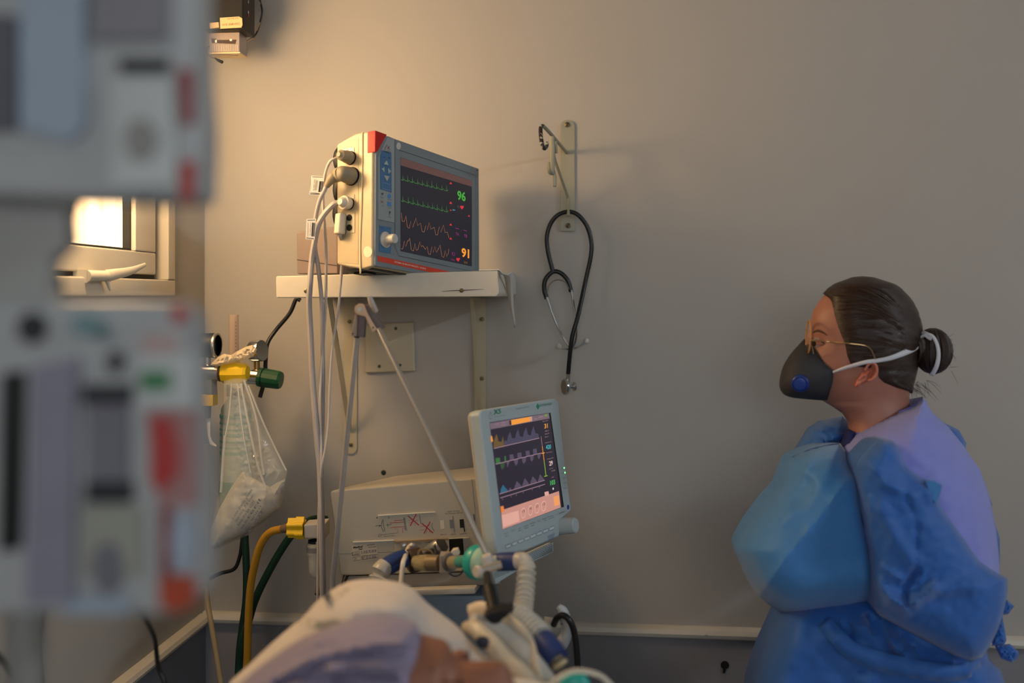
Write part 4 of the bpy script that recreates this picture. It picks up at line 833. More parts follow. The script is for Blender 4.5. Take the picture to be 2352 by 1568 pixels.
# gas port fittings across the panel
MB().tube([W(975,1274,1.84), W(990,1266,1.84), W(1003,1258,1.83), W(1010,1253,1.83)], [.010,.0135,.0145,.0135], 18).build('metal_port', m_steel, circ)
MB().lathe(W(1011,1256,1.828), (RT*.6-FW*.7+UP*.35), [(0,.0155),(.004,.0155),(.005,.010)], 6).build('port_nut', mat('port_nut', (96,98,98), .35, .7), circ)
for px, py in ((928,1252),(948,1252)): MB().lathe(W(px,py,1.885), -FW+RT*.3, [(0,.0055),(.006,.0055),(.007,.0075),(.014,.007),(.015,.005)], 14).build('nipple', m_steel, circ)
MB().tube(cat([W(960,1288,1.74), W(962,1266,1.74), W(975,1262,1.74), W(990,1266,1.74), W(994,1280,1.74)], 5), .0018, 8).build('ring_tab', mat('amber_dark', (120,104,70), .3), circ)
seg_tube([(952,1290,1.74),(975,1291,1.73),(994,1292,1.72)], [.0105,.0135,.0140], m_amb, 'amber_adapter')
seg_tube([(955,1298,1.735),(985,1297,1.725)], [.009,.011], m_amb, 'amber_adapter')
seg_tube([(985,1293,1.715),(1012,1293,1.70)], .0140, mat('bronze_sensor', (128,112,86), .35, .3), 'flow_sensor')
MB().obox(W(1022,1291,1.69), RT*.0085, UP*.0155, FW*.014).build('sensor_block', mat('sensor_grey', (150,142,134), .45), circ, bevel=.002)
MB().prism([W(1034,1272,1.68), W(1040,1263,1.68), W(1052,1261,1.68), W(1056,1272,1.68), W(1050,1277,1.68)], FW*.014).build('sensor_plug', m_plugw, circ, bevel=.001)
seg_tube([(1031,1291,1.68),(1037,1291,1.675)], .0155, mat('sensor_dark', (84,80,80), .45), 'sensor_ring')
seg_tube([(1037,1291,1.672),(1056,1290,1.655)], .0108, m_amb, 'amber_adapter'); seg_tube([(1054,1290,1.655),(1076,1290,1.63)], .0098, mat('teal_tube', (70,150,140), .25, alpha=.8), 'filter_neck')
fa = (RT*.78-FW*.62+UP*.05).normalized(); fc = W(1096,1291,1.60)
MB().lathe(fc, fa, [(-.019,.008),(-.014,.012),(-.011,.024),(-.006,.0272),(.003,.0278),(.006,.0268),(.0065,.024)], 30).build('filter_rim', m_teal, circ)
MB().lathe(fc+fa*.006, fa, [(0,.0252),(.004,.0246),(.010,.021),(.016,.013),(.018,.010),(.03,.010)], 28).build('filter_dome', m_dome, circ)
seg_tube([(1126,1290,1.585),(1140,1290,1.585)], .0105, m_clear2, 'clear_adapter')
seg_tube([(1138,1291,1.60),(1150,1290,1.595),(1178,1289,1.585),(1192,1289,1.58)], [.0132,.0146,.0148,.0140], m_navy, 'blue_cuff')
seg_tube([(1188,1288,1.58),(1200,1288,1.575),(1208,1296,1.57),(1210,1308,1.565)], [.0138,.0142,.0135,.013], m_clear2, 'clear_elbow')
corr([(1210,1300,1.565),(1208,1330,1.55),(1205,1365,1.53),(1200,1400,1.50),(1190,1430,1.45)], .0136, 'corrugated_hose', pitch=.0115)
corr([(1168,1412,1.40),(1195,1420,1.39),(1222,1440,1.37),(1246,1465,1.35)], .0150, 'corrugated_hose', pitch=.008, amp=.10)
seg_tube([(1232,1462,1.36),(1248,1475,1.35),(1266,1497,1.335),(1280,1514,1.325)], [.0150,.0178,.0180,.0165], m_navy, 'blue_cuff')
seg_tube([(1274,1510,1.33),(1284,1525,1.32)], [.0112,.0105], m_amb, 'amber_adapter'); MB().lathe(W(1284,1521,1.318), (RT*.5-UP*.8-FW*.3), [(0,.0105),(.004,.0115),(.006,.0085)], 20).build('ring', mat('pale_ring', (196,184,150), .3), circ)
# black holder clip standing on the head strap
clip = thing('hose_holder', 'black plastic hose holder standing on the bed below the filter', 'clip', W(1146,1425,1.30))
MB().tube([W(1119,1318,1.46), W(1121,1335,1.42), W(1124,1352,1.38)], [.0052,.0062,.0072], 14).tube([W(1123,1350,1.37), W(1134,1400,1.33), W(1138,1418,1.315)], [.0088,.0092,.0105], 16).build('post', m_dark, clip)
MB().prism([W(1110,1420,1.30), W(1122,1408,1.30), W(1140,1404,1.30), W(1152,1400,1.30), W(1166,1401,1.30), W(1178,1399,1.30), W(1182,1404,1.30), W(1172,1409,1.30), W(1162,1418,1.30), W(1142,1431,1.30), W(1124,1427,1.30)], FW*.03).build('jaw', m_dark, clip, bevel=.004)
# milky tubes and straps bundled beside the head
def soft(name, label, pix, r, mt_, cat_='tube', group=None, ex=1.0):
    o_ = MB().tube(cat([W(*p) for p in pix], 6), r, 14, ex=ex).build(name, mt_); tag(o_, label, cat_, group); return o_
m_milk = mat('milky_tube', (206,202,192), .3, alpha=.8, namp=.10); m_milk2 = mat('cream_tube', (188,180,162), .35, namp=.12)
soft('suction_tube', 'broad milky tube beside the pillow under the black hose holder', [(1085,1424,1.32),(1120,1436,1.33),(1165,1468,1.32),(1205,1506,1.30),(1240,1549,1.29),(1275,1604,1.27),(1300,1700,1.26)], [.010,.014,.015,.015,.015,.014,.013], m_milk)
soft('suction_tube', 'cream tube along the pillow edge beside the patient head', [(1072,1440,1.34),(1095,1445,1.31),(1130,1480,1.28),(1165,1520,1.26),(1210,1560,1.24),(1260,1640,1.22)], [.008,.012,.012,.012,.012,.012], m_milk2)
soft('strap', 'pale fixing strap running across the tubes beside the patient head', [(1080,1405,1.40),(1110,1400,1.38),(1150,1420,1.36),(1188,1446,1.33),(1215,1480,1.31),(1228,1530,1.28),(1240,1600,1.27)], [.010,.012,.012,.011,.010], mat('pale_strap', (220,206,182), .5), 'strap', ex=.45)
soft('feeding_tube', 'thin clear tube arching at the bottom edge right of the patient', [(1250,1590,1.22),(1285,1555,1.22),(1320,1541,1.22),(1360,1545,1.22),(1392,1562,1.22),(1420,1610,1.22),(1430,1750,1.22)], .0034, m_clear2)
soft('teal_connector', 'teal plastic connector at the bottom edge beside the thin clear tube', [(1290,1572,1.25),(1312,1565,1.25),(1335,1572,1.25),(1345,1640,1.25)], [.010,.013,.012,.01], mat('teal_filter'), 'connector')
ey = MB().tube([W(1096,1466,1.262), W(1108,1475,1.262), W(1122,1480,1.262)], [.004,.009,.006], 10, ex=.6).build('tube_opening', mat('dark_clamp', (30,36,52), .5)); tag(ey, 'small dark clamp on the cream tube beside the patient head', 'clamp')
soft('pressure_line', 'white pressure line hanging from the ventilator port down behind the pillow', [(948,1250,1.86),(938,1258,1.85),(930,1280,1.75),(926,1291,1.72),(923,1315,1.71),(921,1353,1.70),(922,1420,1.70)], .0042, mat('white_line', (206,200,188), .4), 'tube')
soft('sensor_wire', 'thin black wire loop under the flow sensor', [(1030,1310,1.70),(1034,1318,1.70),(1046,1323,1.70),(1058,1318,1.69),(1063,1308,1.69)], .0012, m_rubber, 'wire')

# ================================================================ gas outlets on the left wall
def px_x(px, py, y): return WY(px, py, y)
yA = 2.02
air = thing('air_regulator', 'chrome air regulator with yellow cap and black gauge on the left wall', 'regulator', Vector((XL, yA, WY(500,853,yA).z)))
m_yel = mat('yellow_plastic', (226,186,20), .42, namp=.08)
a0 = WY(420,857,yA); a1 = WY(519,853,yA); zA = (a0.z+a1.z)/2
MB().cyl((XL, yA, zA-.001), (a1.x, yA, zA), .0182, n=26).build('barrel', m_chrome, air)
MB().cyl((XL, yA, zA), (XL+.018, yA, zA), .03, n=26).build('wall_flange', m_chrome, air)
MB().lathe((WY(466,855,yA).x, yA, zA), (1,0,0), [(0,.0198),(.003,.0198)], 24).build('ring', m_chrome, air)
c_ = Vector((WY(512,853,yA).x, yA, zA)); Lc = WY(569,848,yA).x-c_.x
MB().lathe(c_, (1,0,0), [(0,.0205),(.001,.0222),(.012,.0224),(Lc*.65,.0212),(Lc*.9,.0190),(Lc,.0150)], 10).build('yellow_cap', m_yel, air, ang=20)
MB().lathe(c_+Vector((-.006,0,0)), (1,0,0), [(0,.0192),(.0075,.0192)], 24).build('cap_ring', mat('brown_ring', (70,52,30), .4), air)
g_ = WY(476,793,yA); MB().cyl((g_.x, yA, zA), (g_.x, yA, g_.z-.02), .0075, n=14).build('gauge_stem', m_steel, air)
MB().lathe((g_.x-.018, yA, g_.z), (1,0,0), [(0,.0255),(.036,.0262),(.040,.0245),(.041,.022)], 28).build('gauge', mat('gauge_black', (14,15,20), .5), air); MB().lathe((g_.x+.018, yA, g_.z), (1,0,0), [(0,.0268),(.003,.0272),(.005,.0262)], 28).build('gauge_rim', m_steel, air)
n_ = WY(484,890,yA); MB().cyl((n_.x, yA, zA-.01), (n_.x, yA, n_.z-.014), .013, .015, 6).build('lower_fitting', m_steel, air)
y0_ = WY(480,918,yA); MB().box((y0_.x-.016, yA-.014, y0_.z-.012), (y0_.x+.014, yA+.014, y0_.z+.012)).build('yellow_nut', m_yel, air, bevel=.002)
MB().cyl((y0_.x-.003, yA, y0_.z-.012), (y0_.x-.003, yA, y0_.z-.038), .0075, .006, 14).build('hose_tail', mat('grey_plug2', (110,110,108), .5), air)
MB().prism([WY(474,962,yA), WY(483,960,yA), WY(482,1000,yA), WY(487,1014,yA), WY(497,1022,yA), WY(496,1025,yA), WY(482,1020,yA), WY(477,1000,yA)], (0,.0015,0)).build('paper_tag', m_white, air)
# vertical pipe and flowmeter between the two regulators
yB = 2.16
flow = thing('flowmeter', 'clear upright flowmeter tube behind the yellow regulator cap', 'flowmeter', WY(537,860,yB))
f0 = WY(537,815,yB); f1 = WY(537,722,yB)
MB().cyl((f0.x, yB, f0.z), (f1.x, yB, f1.z), .0108, n=18).build('clear_tube', mat('flow_clear', (206,184,168), .12, alpha=.5), flow); MB().cyl((f0.x, yB, f0.z), (f1.x, yB, f1.z-.004), .0045, n=12).build('inner_tube', mat('flow_inner', (186,156,140), .2, alpha=.7), flow)
for i in range(9):
    p_ = WY(541, 740+i*8, yB-.0112); MB().box((p_.x-.0012, p_.y, p_.z-.0005), (p_.x+.0018, p_.y+.0004, p_.z+.0005)).build('scale_mark', m_ink, flow)
MB().cyl((f0.x, yB, WY(537,866,yB).z), (f0.x, yB, f0.z), .013, n=14).cyl((XL, yB, WY(537,862,yB).z), (f0.x+.01, yB, WY(537,862,yB).z), .009, n=14).build('valve_body', m_steel, flow)
yC = 2.10
oxy = thing('oxygen_regulator', 'chrome oxygen regulator with dark green cap on the left wall', 'regulator', WY(600,868,yC))
m_green = mat('dark_green_plastic', (12,66,38), .42, namp=.1)
o0 = WY(560,858,yC); o1 = WY(598,866,yC); o2 = WY(649,874,yC)
MB().cyl(Vector((XL, yC, o0.z+.012)), o1, .0175, n=24).build('barrel', m_chrome, oxy)
MB().lathe(o1-(o2-o1).normalized()*.003, (o2-o1), [(0,.0205),(.008,.0215),(.009,.0185),(.011,.0185),(.012,.0212),((o2-o1).length*.9,.0200),((o2-o1).length,.0175)], 14).build('green_cap', m_green, oxy, ang=20)
g2 = WY(590,806,yC); ga = Vector((.86,-.25,.12)).normalized()
MB().lathe(g2-ga*.014, ga, [(0,.020),(.004,.0235),(.008,.0240),(.024,.0240),(.028,.0225)], 28).build('gauge', m_chrome, oxy); MB().cyl(g2-Vector((0,0,.02)), Vector((g2.x, yC, o1.z)), .0065, n=12).build('gauge_stem', mat('brass', (170,140,90), .3, .9), oxy)
MB().lathe(g2-ga*.0155, ga, [(0,.0185),(.002,.0185)], 24).build('gauge_glass', mat('gauge_dial', (70,72,74), .2), oxy)
# film wrapped over the fittings
fm = inflate([(482,838),(500,820),(515,812),(530,815),(545,806),(565,796),(580,792),(590,802),(582,818),(560,828),(540,832),(515,838),(498,842)], 2.07, .012, .012, 10, namp=.006, nscale=40, step=4).build('plastic_wrap', mat('wrap_film', (222,206,176), .3, alpha=.72, namp=.2, bump=.4, bscale=300)); tag(fm, 'crumpled plastic wrap lying over the gas fittings', 'plastic wrap')
# humidifier bottle
hb = thing('humidifier_bottle', 'translucent humidifier bottle with teal print inside the plastic bag', 'bottle', WY(540,1165,2.10))
p0 = WY(541,1165,2.10); p1 = WY(541,925,2.10)
MB().lathe(p0, (0,0,1), [(0,.030),(.004,.034),(.07,.034),(.17,.033),(.215,.031),(.228,.024),(.236,.017),(.245,.017)], 26).build('body', mat('bottle_milk', (176,190,178), .35, alpha=.85), hb)
MB().lathe(p0+Vector((0,0,.002)), (0,0,1), [(0,.0345),(.03,.0350),(.055,.0345),(.058,.034)], 26).build('teal_base', mat('teal_base', (34,128,120), .35), hb)
MB().lathe(p0+Vector((0,0,.243)), (0,0,1), [(0,.019),(.025,.019),(.028,.012)], 20).build('cap', mat('slate_cap', (66,66,80), .4), hb)
MB().cyl(p0+Vector((0,0,.268)), Vector((p0.x, 2.10, zA)), .006, n=12).build('stem', m_steel, hb)
for i in range(7): MB().lathe(p0+Vector((0,0,.118+i*.013)), (0,0,1), [(0,.0337),(.004 if i % 3 else .007,.0337)], 26).build('print', mat('teal_print', (104,156,146), .5), hb)
# hanging clear bag and the paper packet in it
m_film = mat('bag_film', (226,226,216), .12, alpha=.30, namp=.05, nscale=8, bump=.5, bscale=60)
bag = inflate([(514,874),(540,868),(564,869),(580,898),(596,942),(619,997),(645,1050),(661,1080),(657,1098),(646,1168),(620,1188),(568,1230),(520,1250),(484,1272),(478,1240),(484,1190),(496,1150),(504,1130),(511,1000),(514,923)], 2.06, .055, .05, 60, creases=[([(535,872),(545,1000),(562,1130)], 7, .008, 'ridge'), ([(552,870),(580,1000),(605,1100)], 7, .009, 'ridge'), ([(520,880),(514,1000),(507,1130)], 7, .006, 'ridge'), ([(562,880),(600,990),(650,1085)], 7, .008, 'ridge'), ([(545,870),(565,980),(588,1100)], 5, .006, 'ridge')], namp=.003, nscale=30, step=6).build('plastic_bag', m_film); tag(bag, 'clear plastic bag hanging from the yellow regulator cap', 'plastic bag')
mb = MB()
for pl_, r_ in (([(560,872),(580,930),(592,980),(600,1050),(606,1090)], .0022), ([(570,885),(600,960),(630,1025),(657,1080)], .0018), ([(516,1000),(512,1060),(507,1130)], .0026), ([(553,880),(568,960),(590,1060),(610,1120)], .0024), ([(532,878),(526,950),(516,1010)], .0016), ([(545,880),(556,980),(575,1085)], .0014)):
    mb.tube(cat([W(x, y, 2.0) for x, y in pl_], 5), r_, 6)
mb.build('film_fold_glint', mat('film_fold_glint', (236,234,224), .12, alpha=.42), bag)  # pale tubes along the folds stand in for highlights on the film
pk = inflate([(558,1080),(575,1094),(600,1108),(620,1118),(636,1108),(655,1099),(645,1165),(620,1185),(590,1208),(545,1235),(490,1262),(480,1255),(484,1215),(505,1165),(530,1120)], 2.05, .030, .02, 30, creases=[([(558,1080),(612,1124),(590,1205)], 14, .006, 'ridge'), ([(530,1140),(560,1210)], 16, .005, 'soft'), ([(612,1124),(640,1160)], 12, .005, 'ridge')], namp=.0025, nscale=18, step=6).build('paper_packet', mat('paper_packet', (196,194,186), .6, nscale=30, namp=.08, bump=.2)); tag(pk, 'crumpled white paper packet at the bottom of the plastic bag', 'packet')
A = W(536,1192,2.008); ex = (W(585,1118,2.004)-A); ey_ = (RT*-.6+UP*-.75)*-.008
for i in range(6): text_quad(('Latex sterile gloves','sterile r 7.5 mm','keep dry lot 0231','esteril','uso unico','val 2023')[i], A+(RT*.75-UP*.66)*(.0085*i)-ex*.02*i, ex*(.9-.08*(i % 3)), (RT*-.75+UP*.66)*.0055, mat('packet_ink', (96,112,130), .6), pk, 'print')

# ================================================================ hoses along the wall
gh = 'gas hoses'
soft('gas_hose', 'yellow air hose curving down from the star-shaped yellow nut', [(662,1214,1.98),(645,1215,1.99),(618,1224,2.0),(598,1252,2.01),(585,1296,2.02),(576,1343,2.03),(571,1410,2.04),(568,1511,2.05),(566,1620,2.06),(566,1900,2.08)], .0078, mat('ochre_hose', (176,128,26), .45), 'hose', gh)
m_gh = mat('green_hose', (14,52,36), .45)
soft('gas_hose', 'dark green hose running behind the yellow hose from the star nut', [(700,1205,2.03),(672,1226,2.04),(642,1269,2.05),(608,1330,2.06),(585,1380,2.07),(570,1430,2.08),(556,1478,2.09),(548,1538,2.1),(545,1650,2.1),(545,1900,2.1)], .0080, m_gh, 'hose', gh)
soft('gas_hose', 'dark green hose hanging straight down left of the yellow hose', [(561,1190,2.13),(563,1239,2.13),(566,1309,2.13),(565,1377,2.13),(556,1444,2.13),(549,1511,2.13),(548,1600,2.13),(550,1900,2.14)], .0078, m_gh, 'hose', gh)
soft('gas_hose', 'short dark green hose end above the grey water trap', [(700,1198,2.05),(712,1192,2.06),(728,1188,2.08),(750,1190,2.10)], .0055, m_gh, 'hose', gh)
cable('black_cord', 'thin black cord bending left below the plastic bag', [(557,1225,2.14),(556,1242,2.14),(551,1276,2.14),(538,1306,2.14),(507,1316,2.14),(484,1327,2.14),(455,1345,2.14)], .0042, m_rubber)
soft('drain_line', 'yellowish translucent tube hanging beside the corner rail', [(474,1020,2.08),(476,1150,2.08),(474,1280,2.08),(475,1369,2.08),(487,1443,2.07),(504,1548,2.06),(515,1640,2.06),(525,1850,2.06)], .0056, mat('yellowish_tube', (176,156,116), .35, alpha=.7))
trap = thing('water_trap', 'grey metal water trap with clear bowl and yellow star-shaped nut', 'water trap', W(727,1320,1.96))
mb = MB()
prof_ = [(.017*(1+.17*math.cos(6*t)), t) for t in np.linspace(0, 2*math.pi, 48, endpoint=False)]
cN = W(662,1212,1.97); ax_ = RT; u_ = UP; w_ = FW
mb.prism([cN+u_*(r*math.cos(t))+w_*(r*math.sin(t)) for r, t in prof_], RT*.016); mb.prism([cN+RT*.016+u_*(r*1.12*math.cos(t))+w_*(r*1.12*math.sin(t)) for r, t in prof_], RT*.016)
mb.build('star_nut', m_yel, trap, ang=25)
MB().cyl(W(650,1214,1.98), W(664,1212,1.97), .0088, n=14).build('hose_tail', mat('copper_grey', (140,110,92), .4, .5), trap)
MB().prism([W(697,1205,1.955), W(748,1201,1.955), W(748,1238,1.955), W(698,1236,1.955)], FW*.045).build('block', mat('trap_grey', (176,170,162), .42, .2), trap, bevel=.003)
MB().lathe(W(725,1240,1.975), (0,0,-1), [(0,.014),(.006,.014),(.007,.018),(.026,.018),(.027,.015),(.062,.0135),(.070,.009),(.073,.005)], 20).build('bowl', m_clear2, trap)
MB().lathe(W(725,1254,1.975), (0,0,-1), [(0,.0186),(.010,.0186)], 20).build('bowl_label', mat('smoky_label', (120,118,120), .4), trap)
MB().lathe(W(724,1240,1.975), (0,0,-1), [(0,.0142),(.005,.0142)], 18).build('seal', m_dark, trap)
MB().tube(cat([W(735,1310,1.965), W(737,1330,1.95), W(733,1350,1.94), W(728,1365,1.93)], 3), [.004,.006,.007,.005], 10).build('drain', mat('brown_drain', (84,72,66), .5), trap)
cable('vent_cord', 'short black cable behind the ventilator base', [(795,1322,1.93),(788,1345,1.92),(784,1380,1.92)], .0048, m_rubber)
gb = 'black cables in the lower left corner'
cable('floor_cable', 'black cable hanging along the left wall rail', [(290,1340,.655),(312,1390,.95),(334,1422,1.32),(355,1467,1.52),(364,1533,1.55),(380,1575,1.55),(410,1720,1.55)], .0036, m_rubber, gb)
cable('floor_cable', 'black cable below the lower infusion pump at its left side', [(112,1340,.655),(107,1385,.9),(103,1416,1.12),(96,1473,1.24),(98,1520,1.25),(102,1580,1.25),(110,1760,1.25)], .0026, m_rubber, gb)
cable('floor_cable', 'black cable crossing the bottom left corner of the picture', [(-140,1340,.655),(-70,1440,.95),(0,1512,1.15),(20,1545,1.2),(38,1580,1.2),(60,1700,1.2)], .0036, m_rubber, gb)

# ================================================================ infusion pumps on a pole, close to the camera
def pump_frame(d): return Plane(frame(tuple(RT), tuple(UP), tuple(-FW), tuple(EYE+FW*d)))
dP = .60
pole = thing('drip_stand', 'grey drip stand pole carrying the blurred infusion pumps', 'drip stand', Vector((W(60,600,dP+.06).x, W(60,600,dP+.06).y, 0)))
pz = W(60,600,dP+.06)
MB().cyl((pz.x, pz.y, .1), (pz.x, pz.y, 2.2), .0125, n=20).build('pole', mat('pole_steel', (150,150,146), .35, .6), pole)
for i in range(5):
    a_ = 2*math.pi*i/5; e_ = (pz.x+.26*math.cos(a_), pz.y+.26*math.sin(a_), .06)
    lg = MB().tube([(pz.x, pz.y, .12), e_], [.016,.012], 10).build('leg', mat('pole_steel'), pole); MB().cyl((e_[0]-.01, e_[1], .03), (e_[0]+.01, e_[1], .03), .03, n=16).build('caster', m_dark, lg)
MB().prism([W(*p, .635) for p in ((-80,430),(168,430),(152,500),(158,560),(112,600),(102,650),(125,705),(-80,705))], FW*.02).build('clamp_bracket', mat('bracket_grey', (150,150,146), .5), pole, bevel=.003)
m_pump = mat('pump_grey', (160,162,162), .45, namp=.06); m_pumpw = mat('pump_panel', (176,180,178), .45); m_slot = mat('pump_slot', (26,26,34), .5); m_pumpb = mat('pump_blue_grey', (142,156,170), .45)
def pump(label, outline, d0, depth, details, z0):
    t_ = thing('infusion_pump', label, 'infusion pump', W(250, z0, d0+depth/2), 'stacked infusion pumps')
    P_ = pump_frame(d0)
    MB().prism([W(*p, d0) for p in outline], FW*depth).build('housing', m_pump, t_, bevel=.006, seg=3)
    for (nm, mt_, pix, h) in details: P_.poly(pix, mt_, t_, nm, h=h)
    MB().obox(W(60, (outline[0][1]+outline[2][1])/2, d0+depth+.012), RT*.02, UP*.02, FW*.014).build('pole_clamp', m_dark, t_, bevel=.003)
    return t_
def rc(x0, y0, x1, y1): return [(x0,y0),(x1,y0),(x1,y1),(x0,y1)]
m_pr = mat('pump_red', (160,44,40), .45); m_dr = mat('pump_dull_red', (128,52,54), .5); m_pg = mat('pump_green', (40,108,62), .5); m_por = mat('pump_orange', (160,62,34), .45)
pump('upper of two out-of-focus infusion pumps with a dark slot and red edge strip', [(-260,-260),(442,-260),(446,150),(458,300),(450,462),(390,462),(150,456),(-260,440)], .60, .045,
     [('side_panel', m_pumpb, [(60,-200),(205,-200),(205,290),(170,330),(60,300)], .008), ('door', mat('pump_dark_grey', (120,118,124), .5), rc(215,-180,390,95), .006), ('slot', m_slot, rc(278,135,390,168), .003), ('door', m_pumpw, [(265,185),(400,185),(415,430),(262,430)], .006), ('round_key', mat('pump_key', (132,130,126), .5), ell(335,325,36,48), .009), ('red_strip', m_dr, [(412,160),(445,160),(448,285),(422,290)], .004), ('red_strip', m_pr, [(420,370),(450,370),(447,462),(418,462)], .004), ('dark_edge', mat('pump_dark_panel', (84,84,94), .5), [(-200,20),(45,40),(45,300),(-200,330)], .004), ('foot', m_slot, rc(320,455,350,475), .003), ('foot', m_slot, rc(370,462,392,480), .003)], 462)
pump('lower of two out-of-focus infusion pumps with green, red and orange markings', [(-260,700),(120,690),(380,690),(406,704),(422,750),(432,1000),(448,1330),(444,1395),(380,1416),(150,1412),(-260,1420)], .60, .05,
     [('black_bar', mat('pump_black', (8,8,10), .4), [(14,855),(62,850),(52,1255),(8,1262)], .006), ('panel', mat('pump_lilac', (124,122,136), .5), [(85,840),(185,820),(175,1380),(70,1380)], .006), ('slot', m_slot, rc(198,882,305,925), .006), ('door', mat('pump_mid', (104,102,112), .5), rc(205,930,300,1095), .004), ('slot', m_slot, rc(205,1102,308,1150), .006), ('panel', mat('pump_olive', (140,140,130), .5), rc(190,1160,330,1320), .004), ('dark_key', m_slot, ell(80,752,30,36), .006), ('dark_key', m_slot, ell(270,830,16,26), .006), ('teal_key', mat('pump_teal', (104,132,136), .45), ell(205,745,34,26), .006), ('teal_key', mat('pump_teal2', (84,110,112), .45), ell(243,762,16,16), .008), ('red_key', m_pr, ell(416,722,15,22), .006), ('pink_label', mat('pump_pink', (172,146,140), .5), rc(330,770,410,808), .003), ('green_label', m_pg, rc(325,852,395,895), .003), ('pale_panel', m_pumpw, rc(318,812,450,935), .002), ('red_mark', m_pr, [(352,955),(395,955),(415,1030),(412,1090),(370,1130),(350,1100)], .004), ('pale_red_panel', mat('pump_rose', (150,110,108), .5), [(335,940),(455,940),(455,1160),(365,1160)], .002), ('white_key', mat('pump_ice', (146,156,170), .4), ell(425,1240,28,70), .006), ('red_ring', m_dr, [(372,1165),(395,1160),(392,1320),(372,1330)], .004), ('orange_base', m_por, [(372,1330),(395,1318),(450,1318),(452,1380),(415,1398),(375,1390)], .006), ('blue_tab', m_pumpb, rc(150,1370,300,1405), .004), ('dark_key', mat('pump_dim', (100,98,108), .5), ell(255,1300,34,60), .006)], 1412)

# ================================================================ bed, pillow, patient
bed = thing('hospital_bed', 'hospital bed with a raised white mattress under the pillow', 'bed', Vector((.35,1.15,0)))
m_sheet = mat('white_sheet', (206,202,198), .75, bump=.2, bscale=400, sheen=.1)
bw0, bw1 = .72, 1.50
def bedprism(pts_): return MB().prism([(x, bw0, z) for x, z in pts_], (0, bw1-bw0, 0))
bedprism([(-.50,.93),(.45,.67),(1.75,.67),(1.75,.56),(.42,.56),(-.52,.82)]).build('mattress', m_sheet, bed, bevel=.03, seg=3)
MB().box((-.55, bw0, .48), (1.8, bw1, .55)).build('bed_frame', mat('bed_grey', (150,152,156), .4), bed, bevel=.01)
bedprism([(-.54,.816),(.42,.553),(.40,.543),(-.54,.77)]).build('backrest', mat('bed_grey'), bed)
for bxx in (-.45, 1.7):
    for byy in (bw0+.06, bw1-.06): MB().cyl((bxx, byy, 0), (bxx, byy, .49), .025, n=14).build('leg', mat('bed_grey'), bed)
dpl = 1.26
pl_out = [(520,1580),(560,1538),(610,1490),(650,1455),(685,1430),(715,1395),(745,1368),(785,1350),(835,1344),(885,1348),(925,1358),(955,1378),(985,1408),(1020,1435),(1055,1462),(1090,1500),(1122,1528),(1160,1548),(1180,1600),(1170,1700),(1060,1760),(800,1790),(560,1760),(500,1680)]
pil = inflate(pl_out, dpl, .10, .12, 120, creases=[([(700,1440),(850,1400),(960,1400)], 40, .008, 'soft'), ([(560,1560),(700,1480),(800,1440)], 30, .010, 'soft'), ([(640,1470),(740,1420)], 18, .006, 'ridge'), ([(985,1410),(1100,1520)], 26, .012, 'soft')], namp=.004, nscale=8, step=11, smooth_outline=3).build('pillow', mat('pillow_linen', (206,196,186), .8, bump=.15, bscale=500, sheen=.1)); tag(pil, 'white linen pillow with faded printed marks behind the patient head', 'pillow')
m_stamp = mat('faded_print', (150,148,138), .8)
# faded laundry marks lying on the cloth, projected onto its own surface
from mathutils.bvhtree import BVHTree
def drape(obj, polys, mt_, name, lift=.0008):
    me = obj.data; bv = BVHTree.FromPolygons([v.co for v in me.vertices], [tuple(p.vertices) for p in me.polygons])
    for pix in polys:
        B = [Vector(p) for p in pix]; mb = MB(); v, e, f, *_ = delaunay_2d_cdt(B, [], [list(range(len(B)))], 1, 1e-6)
        pts_ = []
        for q_ in v:
            r_ = rayd(q_[0], q_[1]).normalized(); h = bv.ray_cast(EYE, r_); pts_.append((h[0] if h[0] else W(q_[0], q_[1], 1.2))-r_*lift)
        mb.add(pts_, [tuple(t) for t in f]); mb.build(name, mt_, obj)
def blob(pts_): return [tuple(p)[:2] for p in cat([(x, y, 0) for x, y in pts_], 3, True)]
drape(pil, [blob([(742,1368),(760,1358),(778,1362),(790,1353),(802,1352),(796,1360),(780,1370),(765,1376),(750,1374)]), blob([(690,1430),(712,1421),(740,1428),(770,1422),(786,1430),(770,1440),(740,1446),(715,1440)])], m_stamp, 'print')
# ================================================================ patient lying in the bed
m_skin2 = mat('patient_skin', (140,92,70), .5, nscale=30, namp=.10, sss=.12, bump=.1, bscale=250)
pat = thing('person', 'patient lying in bed with head on the pillow and a lilac cloth cap', 'person', Vector((.0,1.1,.8)))
dPt = 1.09
crown = (RT*-.90+UP*.436).normalized(); face = (RT*.42+UP*.86-FW*.20); face = (face-crown*face.dot(crown)).normalized(); lat = crown.cross(face)
HO = W(985,1672,dPt+.03)
HR = [(-.128,.052,-.020,.024),(-.118,.074,-.03,.036),(-.100,.084,-.045,.047),(-.080,.085,-.062,.055),(-.060,.087,-.074,.061),(-.040,.088,-.084,.066),(-.020,.087,-.092,.070),(0,.086,-.098,.073),(.02,.092,-.101,.0755),(.04,.094,-.102,.077),(.06,.089,-.098,.075),(.08,.076,-.088,.068),(.098,.054,-.068,.054),(.110,.028,-.042,.034),(.116,.004,-.012,.010)]
